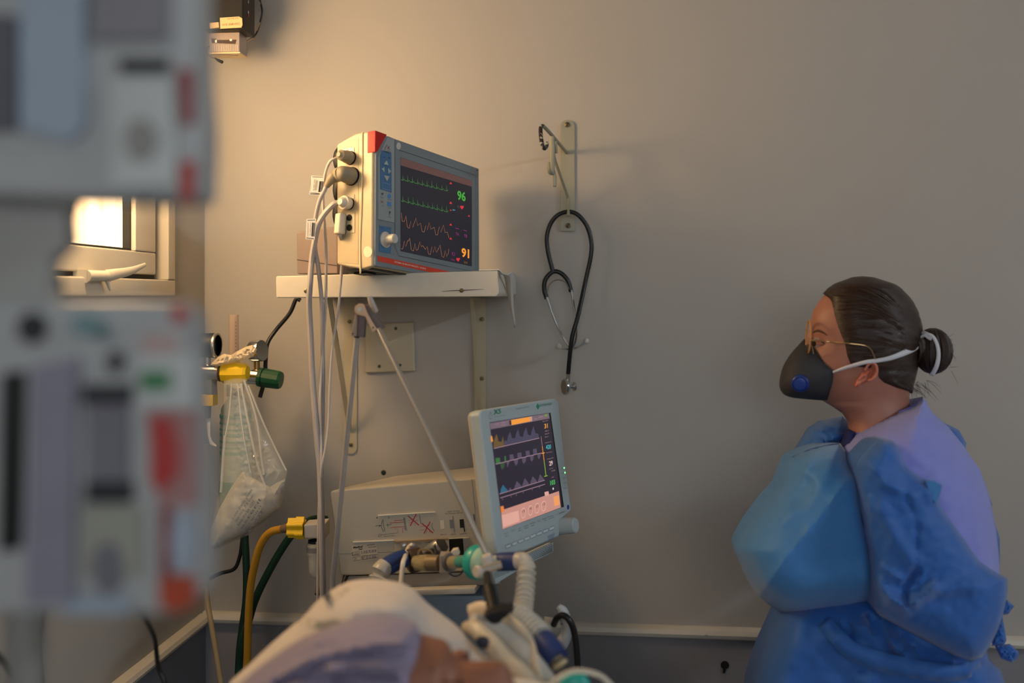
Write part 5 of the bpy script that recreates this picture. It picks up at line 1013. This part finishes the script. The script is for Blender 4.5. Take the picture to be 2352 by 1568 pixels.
def head_rows(HR, N=40):
    rows = []
    for z, f_, b_, hw in HR:
        r_ = []
        for j in range(N):
            a = 2*math.pi*j/N; c = (f_+b_)/2; rx = (f_-b_)/2
            x = c+rx*math.cos(a); y = hw*math.sin(a)
            if math.cos(a) > 0:   # face relief
                nose = math.exp(-(y/.016)**2)*(.022*math.exp(-((z+.043)/.020)**2)+.012*math.exp(-((z+.018)/.02)**2))
                eye = -.010*math.exp(-((abs(y)-.032)/.014)**2)*math.exp(-((z-.002)/.013)**2)
                brow = .005*math.exp(-((abs(y)-.028)/.02)**2)*math.exp(-((z-.024)/.010)**2)
                lip = .006*math.exp(-(y/.022)**2)*(math.exp(-((z+.078)/.006)**2)+math.exp(-((z+.090)/.007)**2))
                x += nose+eye+brow+lip
            r_.append((x, y, z))
        rows.append(r_)
    return rows
# dense rows by interpolation
Hz = np.array(HR); zz = np.linspace(-.128, .116, 60)
HRd = [(z, *(float(np.interp(z, Hz[:,0], Hz[:,k])) for k in (1,2,3))) for z in zz]
rows = [[HO+face*x+lat*y+crown*z for x, y, z in r_] for r_ in head_rows(HRd)]
mb = MB(); mb.grid(rows, closed_u=True, capv=True)
# neck and shoulders continue down the bed under the sheet
nk = [HO-crown*.10-face*.010, HO-crown*.17-face*.02, HO-crown*.22-face*.035]
mb.tube(cat(nk, 4), [.056,.056,.075], 20)
tor = [HO-crown*.20-face*.05, HO-crown*.30-face*.075, HO-crown*.45-face*.085, HO-crown*.62-face*.07]
mb.tube(cat(tor, 4), [.10,.17,.17,.16], 24, ex=.62, up0=tuple(lat))
body_p = mb.build('body', m_skin2, pat, ang=80)
# closed eye, brow, ear on the side facing the camera
for s_ in (1, -1):
    e_ = HO+face*.072+lat*(s_*.033)+crown*.000
    MB().ball(e_, .0125, 14).build('eyelid', m_skin2, pat); MB().tube([e_+face*.0118+lat*(s_*-.012)-crown*.004, e_+face*.0128-crown*.006, e_+face*.0105+lat*(s_*.012)-crown*.004], .0011, 6).build('lashes', mat('dark_hair', (38,28,24), .6), pat)
    MB().tube([HO+face*.089+lat*(s_*.014)+crown*.024, HO+face*.085+lat*(s_*.03)+crown*.029, HO+face*.070+lat*(s_*.05)+crown*.024], [.003,.004,.0015], 8, ex=.6).build('eyebrow', mat('grey_brow', (84,68,60), .8), pat)
    MB().ball(HO+lat*(s_*.074)-face*.008-crown*.012, (.018,.008,.030), 16, (face, lat, crown)).build('ear', m_skin2, pat)
# bulky lilac cloth cap
m_lilac = mat('lilac_cap_cloth', (138,128,152), .8, nscale=14, namp=.10, bump=.25, bscale=300, sheen=.15)
cap_out = [(500,1640),(540,1580),(590,1535),(650,1492),(705,1462),(760,1440),(810,1425),(860,1419),(905,1420),(940,1430),(962,1448),(968,1500),(962,1560),(955,1640),(960,1720),(880,1790),(700,1800),(560,1760)]
inflate(cap_out, dPt+.02, .085, .07, 150, creases=[([(560,1590),(700,1520),(850,1480),(950,1470)], 34, .024, 'ridge'), ([(620,1600),(760,1540),(940,1520)], 30, .024, 'ridge'), ([(560,1560),(680,1490),(800,1440)], 22, .014, 'ridge'), ([(640,1660),(800,1590),(950,1570)], 30, .022, 'ridge'), ([(700,1480),(780,1470),(900,1440)], 22, .012, 'ridge'), ([(640,1570),(760,1510),(930,1495)], 18, -.016, 'soft'), ([(700,1560),(820,1545),(900,1560)], 20, -.018, 'soft')], namp=.006, nscale=16, step=10, smooth_outline=3).build('cloth_cap', m_lilac, pat)
inflate([(1000,1640),(1120,1600),(1260,1610),(1450,1680),(1700,1800),(1900,1960),(1700,2060),(1200,2000),(1000,1850)], 1.12, .12, .14, 120, namp=.006, step=22, smooth_outline=3).build('bed_sheet', m_sheet, pat)

# ================================================================ nurse leaning on the wall side, in profile
D = 1.83
nur = thing('person', 'nurse in blue gown and black mask standing in profile with folded arms', 'person', Vector((W(2070,1500,D).x, W(2070,1500,D).y, 0)))
m_skin = mat('nurse_skin', (158,106,88), .5, nscale=60, namp=.07, sss=.12, bump=.06, bscale=400)
m_hair = mat('dark_brown_hair', (44,27,18), .36, nscale=26, namp=.45, bump=.5, bscale=40, stretch=(3,3,26))
NR = [(640,1966,1998,.012),(645,1938,2030,.030),(652,1922,2050,.042),(662,1908,2064,.051),(675,1896,2077,.058),(692,1881,2090,.0635),(712,1868,2100,.068),(734,1863,2107,.071),(753,1862,2110,.072),(772,1865,2111,.072),(790,1863,2109,.0715),(810,1854,2106,.070),(840,1846,2102,.067),(870,1850,2096,.063),(895,1860,2090,.058),(912,1876,2089,.054),(925,1898,2090,.052),(938,1919,2091,.052),(950,1936,2093,.053),(965,1945,2097,.055),(985,1950,2104,.060),(1005,1950,2112,.072),(1030,1955,2120,.085),(1060,1960,2130,.10),(1100,1960,2150,.11),(1180,1960,2180,.115),(1300,1960,2190,.115),(1420,1960,2180,.115),(1560,1950,2200,.13),(1760,1940,2220,.145)]
NRa = np.array(NR, float); yy = np.concatenate([np.linspace(640, 960, 65), np.linspace(968, 1760, 36)])
def nrow(y): return [float(np.interp(y, NRa[:,0], NRa[:,k])) for k in (1,2,3)]
def nring(y, off=0.0, angs=None, N=48):
    xl_, xr_, b_ = nrow(y); o_ = off/D*FPX
    xc, a_ = (xl_+xr_)/2, (xr_-xl_)/2+o_; b_ = b_+off; pts_ = []
    for t in (angs if angs is not None else np.linspace(0, 2*math.pi, N, endpoint=False)):
        c, s_ = math.cos(t), math.sin(t); x = xc+a_*c
        sq = 1-.22*max(0, -c)**1.5 if y < 930 else 1
        d_ = D-b_*s_*sq
        if s_ > 0 and y < 930 and off < .001:
            d_ += .0045*math.exp(-((x-1880)/9)**2-((y-787)/9)**2)-.0025*math.exp(-((x-1884)/14)**2-((y-766)/6)**2)-.003*math.exp(-((x-1893)/18)**2-((y-822)/14)**2)
        pts_.append(W(x, y, d_))
    return pts_
def nsurf(x, y, lift=0.0):
    """point on the near side of the head at a pixel"""
    xl_, xr_, b_ = nrow(y); xc, a_ = (xl_+xr_)/2, (xr_-xl_)/2; c = max(-1, min(1, (x-xc)/a_)); s_ = math.sqrt(max(0, 1-c*c)); sq = 1-.22*max(0, -c)**1.5
    return W(x, y, D-b_*s_*sq-lift)
mb = MB(); mb.grid([nring(y) for y in yy], closed_u=True, capv=True)
zf = lambda y: W(2080, y, D).z
for s_ in (-1, 1):   # legs
    hp = W(2085,1720,D)+FW*(s_*.085); mb.tube(cat([hp, hp+Vector((0,0,-.25)), hp+Vector((0,0,-.42)), Vector((hp.x+.01, hp.y, .30)), Vector((hp.x+.015, hp.y, .06))], 5), [.088,.075,.058,.055,.036], 18)
for s_, ex_ in ((-1, 0), (1, 0)):   # arms folded under the gown
    sh = W(2060,1080,D)+FW*(s_*.085); el = W(2110,1350,D)+FW*(s_*.105); wr = W(1850,1330,D)+FW*(s_*.06); mb.tube(cat([sh, sh*.5+el*.5, el, el*.5+wr*.5, wr], 4), [.052,.047,.042,.036,.027], 14)
body_n = mb.build('body', m_skin, nur, ang=80)
# shoes and trousers
for s_ in (-1, 1):
    hp = W(2085,1720,D)+FW*(s_*.085); MB().tube(cat([Vector((hp.x, hp.y, .60)), Vector((hp.x+.005, hp.y, .3)), Vector((hp.x+.012, hp.y, .07))], 4), [.078,.072,.066], 18).build('trouser_leg', mat('lilac_trousers', (116,118,176), .8), nur)
    MB().ball(Vector((hp.x-.05, hp.y-.005, .045)), (.135,.048,.045), 18).box((hp.x-.17, hp.y-.045, 0), (hp.x+.07, hp.y+.038, .018)).build('shoe', mat('white_shoe', (210,210,208), .5), nur)
# hair: pulled back from the hairline to a low bun
HL = np.array([(636,1800),(672,1850),(676,1893),(684,1905),(692,1911),(710,1915),(728,1919),(748,1925),(766,1932),(791,1942),(815,1946),(838,1955),(842,1968),(843,1996),(852,2016),(866,2018),(878,2030),(890,2058),(900,2092),(905,2100)], float)
rows = []
NA = 56
for y in np.linspace(636.5, 903, 66):
    xl_, xr_, b_ = nrow(max(641, y)); xc, a_ = (xl_+xr_)/2, (xr_-xl_)/2
    hx = float(np.interp(y, HL[:,0], HL[:,1])); c = (hx-xc)/a_; off = .0045+.003*math.sin((y-640)/270*math.pi)
    fm_ = math.pi if c <= -1 else math.acos(max(-1, min(1, c)))
    if y < 641: off = .004
    ang = np.linspace(fm_, -fm_, NA)
    base = nring(max(640.5, y), .0, ang); outp = nring(max(640.5, y), off, ang); r_ = []
    for j in range(NA):
        e_ = min(j, NA-1-j)/5.0; k = 1 if fm_ > 3.1 else min(1, e_)**.6
        p_ = base[j]+(outp[j]-base[j])*max(.12, k)
        g_ = noise.noise(Vector((j*.22, y*.09, 3)))*.0016*k
        p_ = p_+(outp[j]-base[j]).normalized()*g_
        if y < 641: p_ = p_+UP*(.0035)
        r_.append(p_)
    rows.append(r_)
mb = MB(); mb.grid(rows); top = [sum((rows[0][i] for i in range(NA)), Vector())/NA+UP*.002]
n0 = len(mb.v); mb.v.append(top[0]); mb.f += [(i, i+1, n0) for i in range(NA-1)]
hair = mb.build('hair', m_hair, nur, ang=80)
bc = W(2138,806,D); 
bun = MB()
bun.ball(bc, (.031,.034,.039), 24, (RT, FW, UP))
for i in range(9):
    t = i/9*math.pi*2; pts_ = [bc+RT*(.029*math.cos(a_)*math.cos(t*.5)+.004)+UP*(.037*math.sin(a_))+FW*(.031*math.cos(a_)*math.sin(t*.5)) for a_ in np.linspace(0, 2*math.pi, 22, endpoint=False)]
    bun.tube(pts_, .0058, 8, closed=True)
bun.build('bun', m_hair, nur)
MB().tube(cat([W(2098,800,D), W(2112,800,D), W(2124,803,D)], 3), [.030,.026,.027], 18).build('bun_root', m_hair, hair)
# loose strands swept from hairline to bun, fly-aways at the nape
rs = random.Random(11); mb = MB()
for i in range(150):
    y0 = rs.uniform(655, 850); x0 = float(np.interp(y0, HL[:,0], HL[:,1]))+rs.uniform(2, 60)
    if y0 < 690: x0 = rs.uniform(1905+(690-y0)*.4, 2000)
    y1 = 800+(y0-760)*.28+rs.uniform(-8, 8); pts_ = []
    for t in np.linspace(0, 1, 7):
        x = x0+(2108-x0)*t; y = y0+(y1-y0)*(t**1.6)-14*math.sin(t*math.pi)*(1 if y0 < 760 else -.2); y = max(648, y); pts_.append(nsurf(x, y, .0068+rs.uniform(0, .0012)))
    mb.tube(cat(pts_, 3), [.0002,.0006,.0006,.0004], 4)
for i in range(46):
    a0 = W(rs.uniform(2060,2130), rs.uniform(872,892), D-rs.uniform(-.03,.045)); dd = RT*rs.uniform(-.01,.035)+UP*-rs.uniform(.008,.03)-FW*rs.uniform(-.01,.012)
    mb.tube(cat([a0, a0+dd*.5+UP*.003, a0+dd], 3), [.0003,.0003,.0001], 4)
for i in range(30):
    a0 = bc+RT*rs.uniform(-.01,.028)+UP*rs.uniform(-.035,.03)-FW*.025; dd = RT*rs.uniform(.002,.02)+UP*-rs.uniform(-.006,.025)
    mb.tube(cat([a0, a0+dd*.5, a0+dd], 3), [.0003,.0003,.0001], 4)
st_h = mb.build('strands', mat('hair_strand', (62,44,32), .4), hair); st_h['kind'] = 'stuff'
# ear
ep = [(1962,886),(1970,868),(1982,850),(1990,836),(1999,829),(2009,831),(2016,842),(2017,856),(2012,868),(2002,874),(1990,878),(1978,884),(1970,889)]
e_d = (nsurf(1990,860)-EYE).dot(FW)
ear = inflate(ep, e_d+.002, .012, .010, 14, creases=[([(1985,852),(1996,845),(2004,852),(1996,866)], 9, -.009, 'soft'), ([(1975,875),(1985,868)], 6, -.004, 'soft')], step=3, smooth_outline=2).build('ear', mat('ear_skin', (190,112,90), .5, sss=.15), nur)
MB().tube(cat([W(x, y, e_d-.011) for x, y in ((1986,850),(1994,838),(2002,833),(2010,837),(2014,848),(2012,861),(2004,870),(1994,874))], 4), [.0018,.0026,.003,.003,.0028,.0018], 8).build('helix', mat('ear_skin'), ear)
# eye and brow
ec = nsurf(1881,788,-.0095); MB().ball(ec, .0125, 18).build('eyeball', mat('eye_white', (150,132,122), .25), nur)
MB().lathe(ec+(-RT*.9-FW*.42)*.0112, (-RT*.9-FW*.42), [(0,.0055),(.0012,.005),(.0016,.001)], 16).build('iris', mat('iris', (44,30,24), .15), nur)
for dy, th in ((-2.2, .0034), (2.2, .0024)): MB().tube(cat([nsurf(1872,788+dy*.4,.0022), nsurf(1877,787+dy,.0032), nsurf(1884,787+dy,.003), nsurf(1892,789+dy*.3,.0012)], 4), [.001, th, th, .0008], 8).build('eyelid', m_skin, nur)
MB().tube(cat([nsurf(1871,785,.0042), nsurf(1877,783.2,.0052), nsurf(1885,784,.0045), nsurf(1893,788,.002)], 4), .0008, 6).build('lashes', mat('dark_hair'), nur)
MB().tube(cat([nsurf(1868,763,.0015), nsurf(1878,759,.0022), nsurf(1890,763,.0016), nsurf(1900,770,.0008)], 4), [.0014,.0024,.002,.0006], 8, ex=.6).build('eyebrow', mat('brow_hair', (78,52,40), .7), nur)
# nose bridge under the glasses
MB().tube(cat([W(1868,758,D), W(1862,775,D), W(1855,795,D), W(1842,822,D), W(1846,838,D)], 4), [.007,.009,.012,.016,.012], 14).build('nose', m_skin, body_n)
# respirator mask: ridge in front, edges on both cheeks
ridge = cat([(1848,779,0),(1836,792,0),(1816,815,0),(1800,842,0),(1793,868,0),(1792,888,0),(1800,903,0),(1818,911,0),(1850,915,0),(1888,918,0)], 5)
edge = cat([(1852,784,0),(1862,790,0),(1873,805,0),(1884,822,0),(1896,838,0),(1908,848,0),(1912,858,0),(1910,880,0),(1904,900,0),(1899,917,0)], 5)
m_mask = mat('black_mask_cloth', (46,45,48), .7, nscale=30, namp=.22, bump=.3, bscale=500)
rows = []; K = 13
for r_, e_ in zip(ridge, edge):
    row = []
    for j in range(2*K+1):
        t = abs(j-K)/K; s_ = -1 if j < K else 1
        ed = D-(nsurf(e_.x, e_.y)-EYE).dot(FW)+.004
        xx = r_.x+(e_.x-r_.x)*(1-math.cos(t*math.pi/2)); yv = r_.y+(e_.y-r_.y)*(1-math.cos(t*math.pi/2)); dp = ed*math.sin(t*math.pi/2)**.9
        dp = max(dp, .0)+.014*math.sin(t*math.pi)*min(1, (e_.x-r_.x)/80)
        row.append(W(xx, yv, D+s_*dp))
    rows.append(row)
mask = MB().grid(rows).build('face_mask', m_mask, nur, solid=.0022, ang=80)
def mk(x, y, lift=.0):
    h = BV.ray_cast(EYE, rayd(x, y).normalized()); return (h[0] if h[0] else W(x, y, D-.05))-FW*lift
BV = BVHTree.FromPolygons([v.co for v in mask.data.vertices], [tuple(p.vertices) for p in mask.data.polygons])
vc = mk(1838,880); vn = (mk(1846,880)-mk(1830,880)).cross(mk(1838,890)-mk(1838,870)).normalized()
if vn.dot(FW) > 0: vn = -vn
m_val = mat('navy_valve', (24,48,120), .4)
vv = MB().lathe(vc-vn*.002, vn, [(0,.0158),(.004,.0158),(.0062,.0145),(.007,.0125),(.0062,.0115)], 28).build('valve', m_val, mask); MB().lathe(vc+vn*.0044, vn, [(0,.0112),(.0022,.0108),(.003,.008)], 24).build('valve_cap', mat('navy_valve_cap', (28,58,140), .35), vv)
m_st = mat('white_stitch', (196,194,196), .6)
mb = MB()
for a_, b_ in zip(ridge[16:], ridge[17:]): mb.tube([W(a_.x+2.5, a_.y-1, D-.010), W((a_.x+b_.x)/2+2.5, (a_.y+b_.y)/2-1, D-.010)], .0005, 5)
mb.build('stitching', m_st, mask)
MB().tube([rows[i][0] for i in range(len(rows))], .0015, 8).build('near_edge', m_mask, mask)
MB().tube(cat([mk(1812,822,.001), mk(1822,818,.001), mk(1838,822,.001)], 3), .0009, 6).build('crease', m_mask, mask)
# straps
def ribbon(pts_, wds, nrm, mt_, name, par):
    rows_ = []
    for i, p_ in enumerate(pts_):
        t = (pts_[min(i+1, len(pts_)-1)]-pts_[max(i-1, 0)]).normalized(); s_ = t.cross(nrm).normalized()*(wds if isinstance(wds, float) else float(np.interp(i/(len(pts_)-1), np.linspace(0, 1, len(wds)), wds)))
        rows_.append([p_-s_, p_+s_])
    return MB().grid(rows_).build(name, mt_, par, solid=.0009)
m_strap = mat('white_elastic', (206,204,208), .65, bump=.3, bscale=900)
ribbon(cat([nsurf(1906,858,.004), nsurf(1930,848,.006), nsurf(1960,839,.008), nsurf(1990,831,.013), nsurf(2015,828,.012), nsurf(2045,822,.011), nsurf(2075,811,.011), nsurf(2098,800,.010), W(2112,789,D-.02)], 4), [.0014,.0028,.0034,.0034,.0036,.0048,.0056,.0050], -FW, m_strap, 'strap', mask)
ribbon(cat([W(2117,762,D-.018), W(2128,766,D-.030), W(2143,773,D-.036), W(2152,790,D-.039), W(2156,812,D-.040), W(2153,835,D-.038), W(2146,852,D-.030), W(2139,862,D-.022)], 4), [.0040,.0030,.0030,.0036,.0042,.0040], -FW, m_strap, 'strap', mask)
ribbon(cat([W(2114,776,D-.022), W(2124,770,D-.030), W(2138,779,D-.033), W(2126,764,D-.020), W(2113,764,D-.010)], 4), .0026, -FW, m_strap, 'strap', mask)
# glasses
gl = MB(); m_gf = mat('amber_frame', (196,140,88), .2, alpha=.85, namp=.2)
def lens_ring(cd): return [W(1858+7.5*math.cos(a_), 772+40*math.sin(a_)+3*math.cos(a_), cd-.018*math.cos(a_)*1.0) for a_ in np.linspace(0, 2*math.pi, 26, endpoint=False)]
gA = [W(1857-5*math.cos(a_)-1.5*math.sin(a_), 773+38*math.sin(a_), D-.036-.024*math.cos(a_+math.pi)) for a_ in np.linspace(0, 2*math.pi, 28, endpoint=False)]
gB = [W(1857-5*math.cos(a_)-1.5*math.sin(a_), 773+38*math.sin(a_), D+.036+.024*math.cos(a_+math.pi)) for a_ in np.linspace(0, 2*math.pi, 28, endpoint=False)]
glo = thing('eyeglasses', 'amber framed eyeglasses with thin gold temples worn by the nurse', 'eyeglasses', W(1857,773,D-.04))
for G_ in (gA, gB):
    rm = MB().tube(G_, .0017, 8, closed=True).build('rim', m_gf, glo); c_ = sum(G_, Vector())/len(G_)
    mb = MB(); mb.add([c_]+G_, [(0, i+1, (i+1) % len(G_)+1) for i in range(len(G_))]); mb.build('lens', mat('lens_glass', (210,200,190), .05, alpha=.16), rm)
MB().tube([W(1852,760,D-.012), W(1851,757,D), W(1852,760,D+.012)], .0014, 8).build('bridge', m_gf, glo)
m_gold = mat('gold_wire', (196,160,110), .28, .9)
MB().tube(cat([W(1864,779,D-.060), W(1866,782,D-.066), nsurf(1900,784,.010), nsurf(1945,788,.011), nsurf(1985,793,.012), nsurf(2000,802,.0125), nsurf(2008,818,.0125), nsurf(2013,832,.010)], 4), [.0015,.0013,.0011,.0010,.0010,.0013], 8).build('temple', m_gold, glo)
MB().tube(cat([W(1864,779,D+.060), W(1890,784,D+.074), W(1945,788,D+.082), W(2000,800,D+.080), W(2013,830,D+.076)], 4), .0012, 8).build('temple', m_gold, glo)
MB().tube(cat([W(1862,790,D-.058), W(1866,800,D-.052), W(1868,812,D-.048)], 3), .0012, 7).build('nose_pad_arm', m_gold, glo)

# ---------------------------------------------------------------- clothes
m_scrub = mat('lilac_scrub', (134,140,212), .85, nscale=18, namp=.05, bump=.25, bscale=500, sheen=.2)
m_gown = mat('blue_gown', (30,92,170), .6, nscale=120, namp=.06, bump=.25, bscale=600, sheen=.25)
m_gown2 = mat('blue_gown_lit', (56,122,186), .6, nscale=120, namp=.06, bump=.25, bscale=600, sheen=.25)  # paler copy of the gown blue; light on the front put into colour
scr_ = inflate([(2119,911),(2100,928),(2052,948),(2011,967),(1966,992),(1934,1024),(1925,1100),(1930,1250),(1960,1380),(2100,1400),(2270,1410),(2297,1380),(2297,1318),(2295,1283),(2288,1215),(2273,1139),(2252,1079),(2214,1024),(2180,982),(2155,958),(2138,942),(2128,922)], D, .185, .185, 120, creases=[([(2290,1180),(2292,1320)], 16, .008, 'soft'), ([(2262,1170),(2274,1310)], 14, .007, 'soft'), ([(2235,1150),(2252,1280)], 14, .006, 'soft'), ([(2080,1120),(2150,1100)], 26, .008, 'soft'), ([(1985,1010),(1960,1045)], 10, .004, 'soft')], namp=.004, nscale=8, step=8).build('scrub_top', m_scrub, nur, ang=60)
BS = BVHTree.FromPolygons([v.co for v in scr_.data.vertices], [tuple(p.vertices) for p in scr_.data.polygons])
def on(bv, x, y, lift, fb): h = bv.ray_cast(EYE, rayd(x, y).normalized()); return (h[0] if h[0] else W(x, y, fb))-rayd(x, y).normalized()*lift
MB().tube(cat([on(BS, x, y+4, .0006, D-.05) for x, y in ((2116,914),(2100,928),(2075,939),(2052,948),(2030,958),(2011,967),(1988,980),(1968,993),(1950,1010),(1938,1024))], 4), .0024, 8).build('collar', mat('lilac_collar', (120,124,206), .85), scr_)
inflate([(1934,1024),(1950,985),(1968,990),(1975,1010),(1950,1050)], D-.02, .04, .04, 16, step=5).build('undershirt', mat('navy_undershirt', (22,34,96), .85), nur)
gown = nur
# far shoulder and back flap
inflate([(1935,955),(1886,966),(1862,981),(1840,1015),(1822,1045),(1800,1072),(1786,1087),(1786,1117),(1800,1140),(1860,1150),(1940,1110),(1990,1040),(1960,985)], 1.93, .09, .06, 45, creases=[([(1862,985),(1930,1000)], 10, .006, 'ridge'), ([(1830,1050),(1900,1010),(1930,1000)], 14, .010, 'ridge')], namp=.006, nscale=22, step=6).build('far_sleeve', m_gown, nur, ang=50)
inflate([(2148,958),(2160,966),(2203,987),(2212,1003),(2220,1018),(2218,1030),(2234,1060),(2262,1110),(2280,1160),(2250,1200),(2180,1100),(2130,1000)], 1.96, .05, .05, 25, namp=.004, nscale=20, step=6).build('back_flap', m_gown, nur, ang=50)
inflate([(2285,1200),(2297,1235),(2297,1290),(2291,1330),(2270,1330),(2262,1230)], 1.95, .04, .04, 18, step=6).build('back_edge', m_gown, nur)
# folded front
bib = [(1928,1017),(1895,1020),(1865,1028),(1840,1037),(1818,1049),(1807,1070),(1798,1095),(1790,1116),(1762,1147),(1741,1174),(1720,1202),(1703,1232),(1688,1262),(1697,1286),(1707,1309),(1716,1330),(1726,1347),(1735,1362),(1745,1371),(1765,1388),(1788,1403),(1818,1415),(1852,1420),(1895,1419),(1937,1415),(1984,1407),(2030,1400),(2120,1440),(2160,1380),(2120,1250),(2060,1150),(2010,1090),(1985,1070),(1967,1064)]
bo = inflate(bib, 1.79, .155, .17, 105, creases=[([(1967,1075),(1880,1190),(1800,1290),(1742,1368)], 150, .030, 'ridge'), ([(1967,1075),(1880,1190),(1800,1290),(1742,1368)], 18, .004, 'ridge'), ([(1812,1062),(1850,1110),(1830,1150)], 34, -.012, 'soft'), ([(1866,1034),(1838,1120)], 16, .009, 'ridge'), ([(1792,1116),(1830,1160),(1790,1200)], 30, .006, 'soft'), ([(1855,1212),(1862,1228)], 10, .003, 'soft'), ([(1760,1390),(1850,1350),(1990,1340)], 70, .010, 'soft'), ([(1967,1075),(1977,1173),(1997,1271),(2004,1350)], 14, -.012, 'ridge')], namp=.0018, nscale=6, step=8).build('gown_front', m_gown2, nur, ang=50)
BF = BVHTree.FromPolygons([v.co for v in bo.data.vertices], [tuple(p.vertices) for p in bo.data.polygons])
MB().tube(cat([on(BF, x, y, .0012, 1.7) for x, y in ((1929,1020),(1940,1036),(1952,1050),(1968,1066))], 4), .0018, 7).build('white_binding', mat('white_binding', (196,196,200), .7), bo)
MB().tube(cat([on(BF, x, y, .0005, 1.7) for x, y in ((1969,1085),(1978,1173),(1988,1225),(1997,1275),(2003,1345),(2006,1385))], 5), .0011, 6).build('seam', mat('navy_seam', (24,52,120), .7), bo)
MB().tube(cat([on(BF, x, y, .0005, 1.7) for x, y in ((1820,1050),(1862,1032),(1895,1024),(1926,1019))], 5), .0011, 6).build('seam', mat('navy_seam'), bo)
# near sleeve and its wide lower part
slv = [(1968,1070),(1976,1052),(1992,1034),(2012,1014),(2031,1006),(2050,1012),(2064,1026),(2072,1048),(2076,1062),(2092,1078),(2112,1094),(2130,1103),(2146,1103),(2165,1113),(2160,1135),(2157,1156),(2166,1170),(2190,1204),(2214,1237),(2232,1264),(2250,1288),(2270,1303),(2291,1316),(2314,1328),(2315,1350),(2312,1377),(2304,1412),(2293,1445),(2276,1480),(2258,1509),(2232,1518),(2193,1505),(2160,1488),(2129,1471),(2075,1443),(2022,1415),(2008,1400),(2003,1347),(1998,1271),(1986,1215),(1977,1173),(1970,1120)]
sl = inflate(slv, 1.635, .065, .14, 70, creases=[([(2006,1325),(2040,1370),(2082,1398),(2115,1372),(2146,1349)], 24, .024, 'ridge'), ([(2090,1398),(2078,1350),(2108,1310)], 14, -.012, 'ridge'), ([(2030,1012),(2075,1065),(2110,1108),(2160,1165)], 18, .010, 'ridge'), ([(2000,1150),(1996,1230),(2004,1320)], 16, .010, 'ridge'), ([(2078,1130),(2106,1200),(2104,1300),(2075,1345)], 14, -.007, 'ridge'), ([(2166,1172),(2245,1290),(2310,1335)], 26, .012, 'soft'), ([(2240,1345),(2150,1352)], 30, .010, 'soft'), ([(2020,1170),(2060,1240),(2100,1290)], 30, .010, 'soft'), ([(1990,1050),(2030,1110),(2100,1140)], 22, .008, 'ridge'), ([(2312,1340),(2305,1400),(2262,1500)], 16, .006, 'ridge'), ([(2022,1300),(2050,1320),(2070,1330)], 16, .008, 'ridge')], namp=.003, nscale=9, step=7).build('near_sleeve', m_gown, nur, ang=45)
BL_ = BVHTree.FromPolygons([v.co for v in sl.data.vertices], [tuple(p.vertices) for p in sl.data.polygons])
MB().tube(cat([on(BL_, x, y, .0006, 1.66) for x, y in ((2033,1008),(2014,1016),(1995,1033),(1978,1052),(1970,1070))], 4), .0008, 6).build('stitched_edge', mat('pale_edge', (84,142,200), .7), sl)
MB().prism([W(2126,1104,1.585), W(2148,1104,1.585), W(2165,1114,1.59), W(2159,1140,1.59), (W(2150,1158,1.59)), W(2136,1140,1.585)], FW*.012).build('cuff_flap', m_gown2, sl, bevel=.003)
# skirt of the gown, wrap and belt
sk = [(1850,1370),(1795,1400),(1775,1440),(1762,1470),(1745,1509),(1732,1545),(1722,1580),(1700,1750),(1690,2000),(1690,2330),(1900,2350),(2340,2340),(2350,2000),(2325,1700),(2312,1580),(2299,1540),(2275,1515),(2262,1480),(2200,1400),(2000,1340)]
sk_ = inflate(sk, 1.79, .145, .17, 120, creases=[([(1900,1430),(1950,1490),(2050,1520),(2130,1538)], 18, .010, 'ridge'), ([(1930,1420),(2000,1450),(2090,1515)], 22, .012, 'ridge'), ([(1990,1415),(2030,1470),(2060,1510)], 14, -.022, 'ridge'), ([(1905,1425),(1925,1450),(1960,1470)], 14, -.020, 'ridge'), ([(1945,1420),(1960,1450)], 10, -.018, 'ridge'), ([(2040,1430),(2120,1500),(2230,1525)], 20, -.016, 'soft'), ([(2010,1550),(2020,1490)], 14, .008, 'ridge'), ([(1830,1430),(1800,1568),(1790,1900)], 50, .012, 'soft'), ([(2000,1560),(2010,1900)], 40, .012, 'soft'), ([(2230,1530),(2260,1568),(2280,1900)], 30, .014, 'soft')], namp=.005, nscale=7, step=13).build('gown_skirt', m_gown, nur, ang=50)
BK = BVHTree.FromPolygons([v.co for v in sk_.data.vertices], [tuple(p.vertices) for p in sk_.data.polygons])
ribbon([on(BK, p_.x, p_.y, .010, 1.66) for p_ in cat([(1894,1430,0),(1925,1465,0),(1958,1495,0),(2010,1515,0),(2070,1530,0),(2130,1541,0),(2190,1545,0),(2236,1534,0),(2252,1512,0)], 5)], [.012,.014,.016,.016,.015,.013,.012], -FW, m_gown, 'belt', sk_)
for pts_, d_ in (([(2312,1377),(2330,1392),(2316,1410),(2306,1412),(2300,1395)], 1.76), ([(2302,1408),(2312,1470),(2306,1482),(2278,1482),(2290,1440)], 1.77), ([(2285,1482),(2320,1478),(2340,1497),(2338,1510),(2325,1522),(2300,1512)], 1.77)):
    inflate(pts_, d_, .010, .010, 8, namp=.003, nscale=40, step=4).build('tie', m_gown, nur)
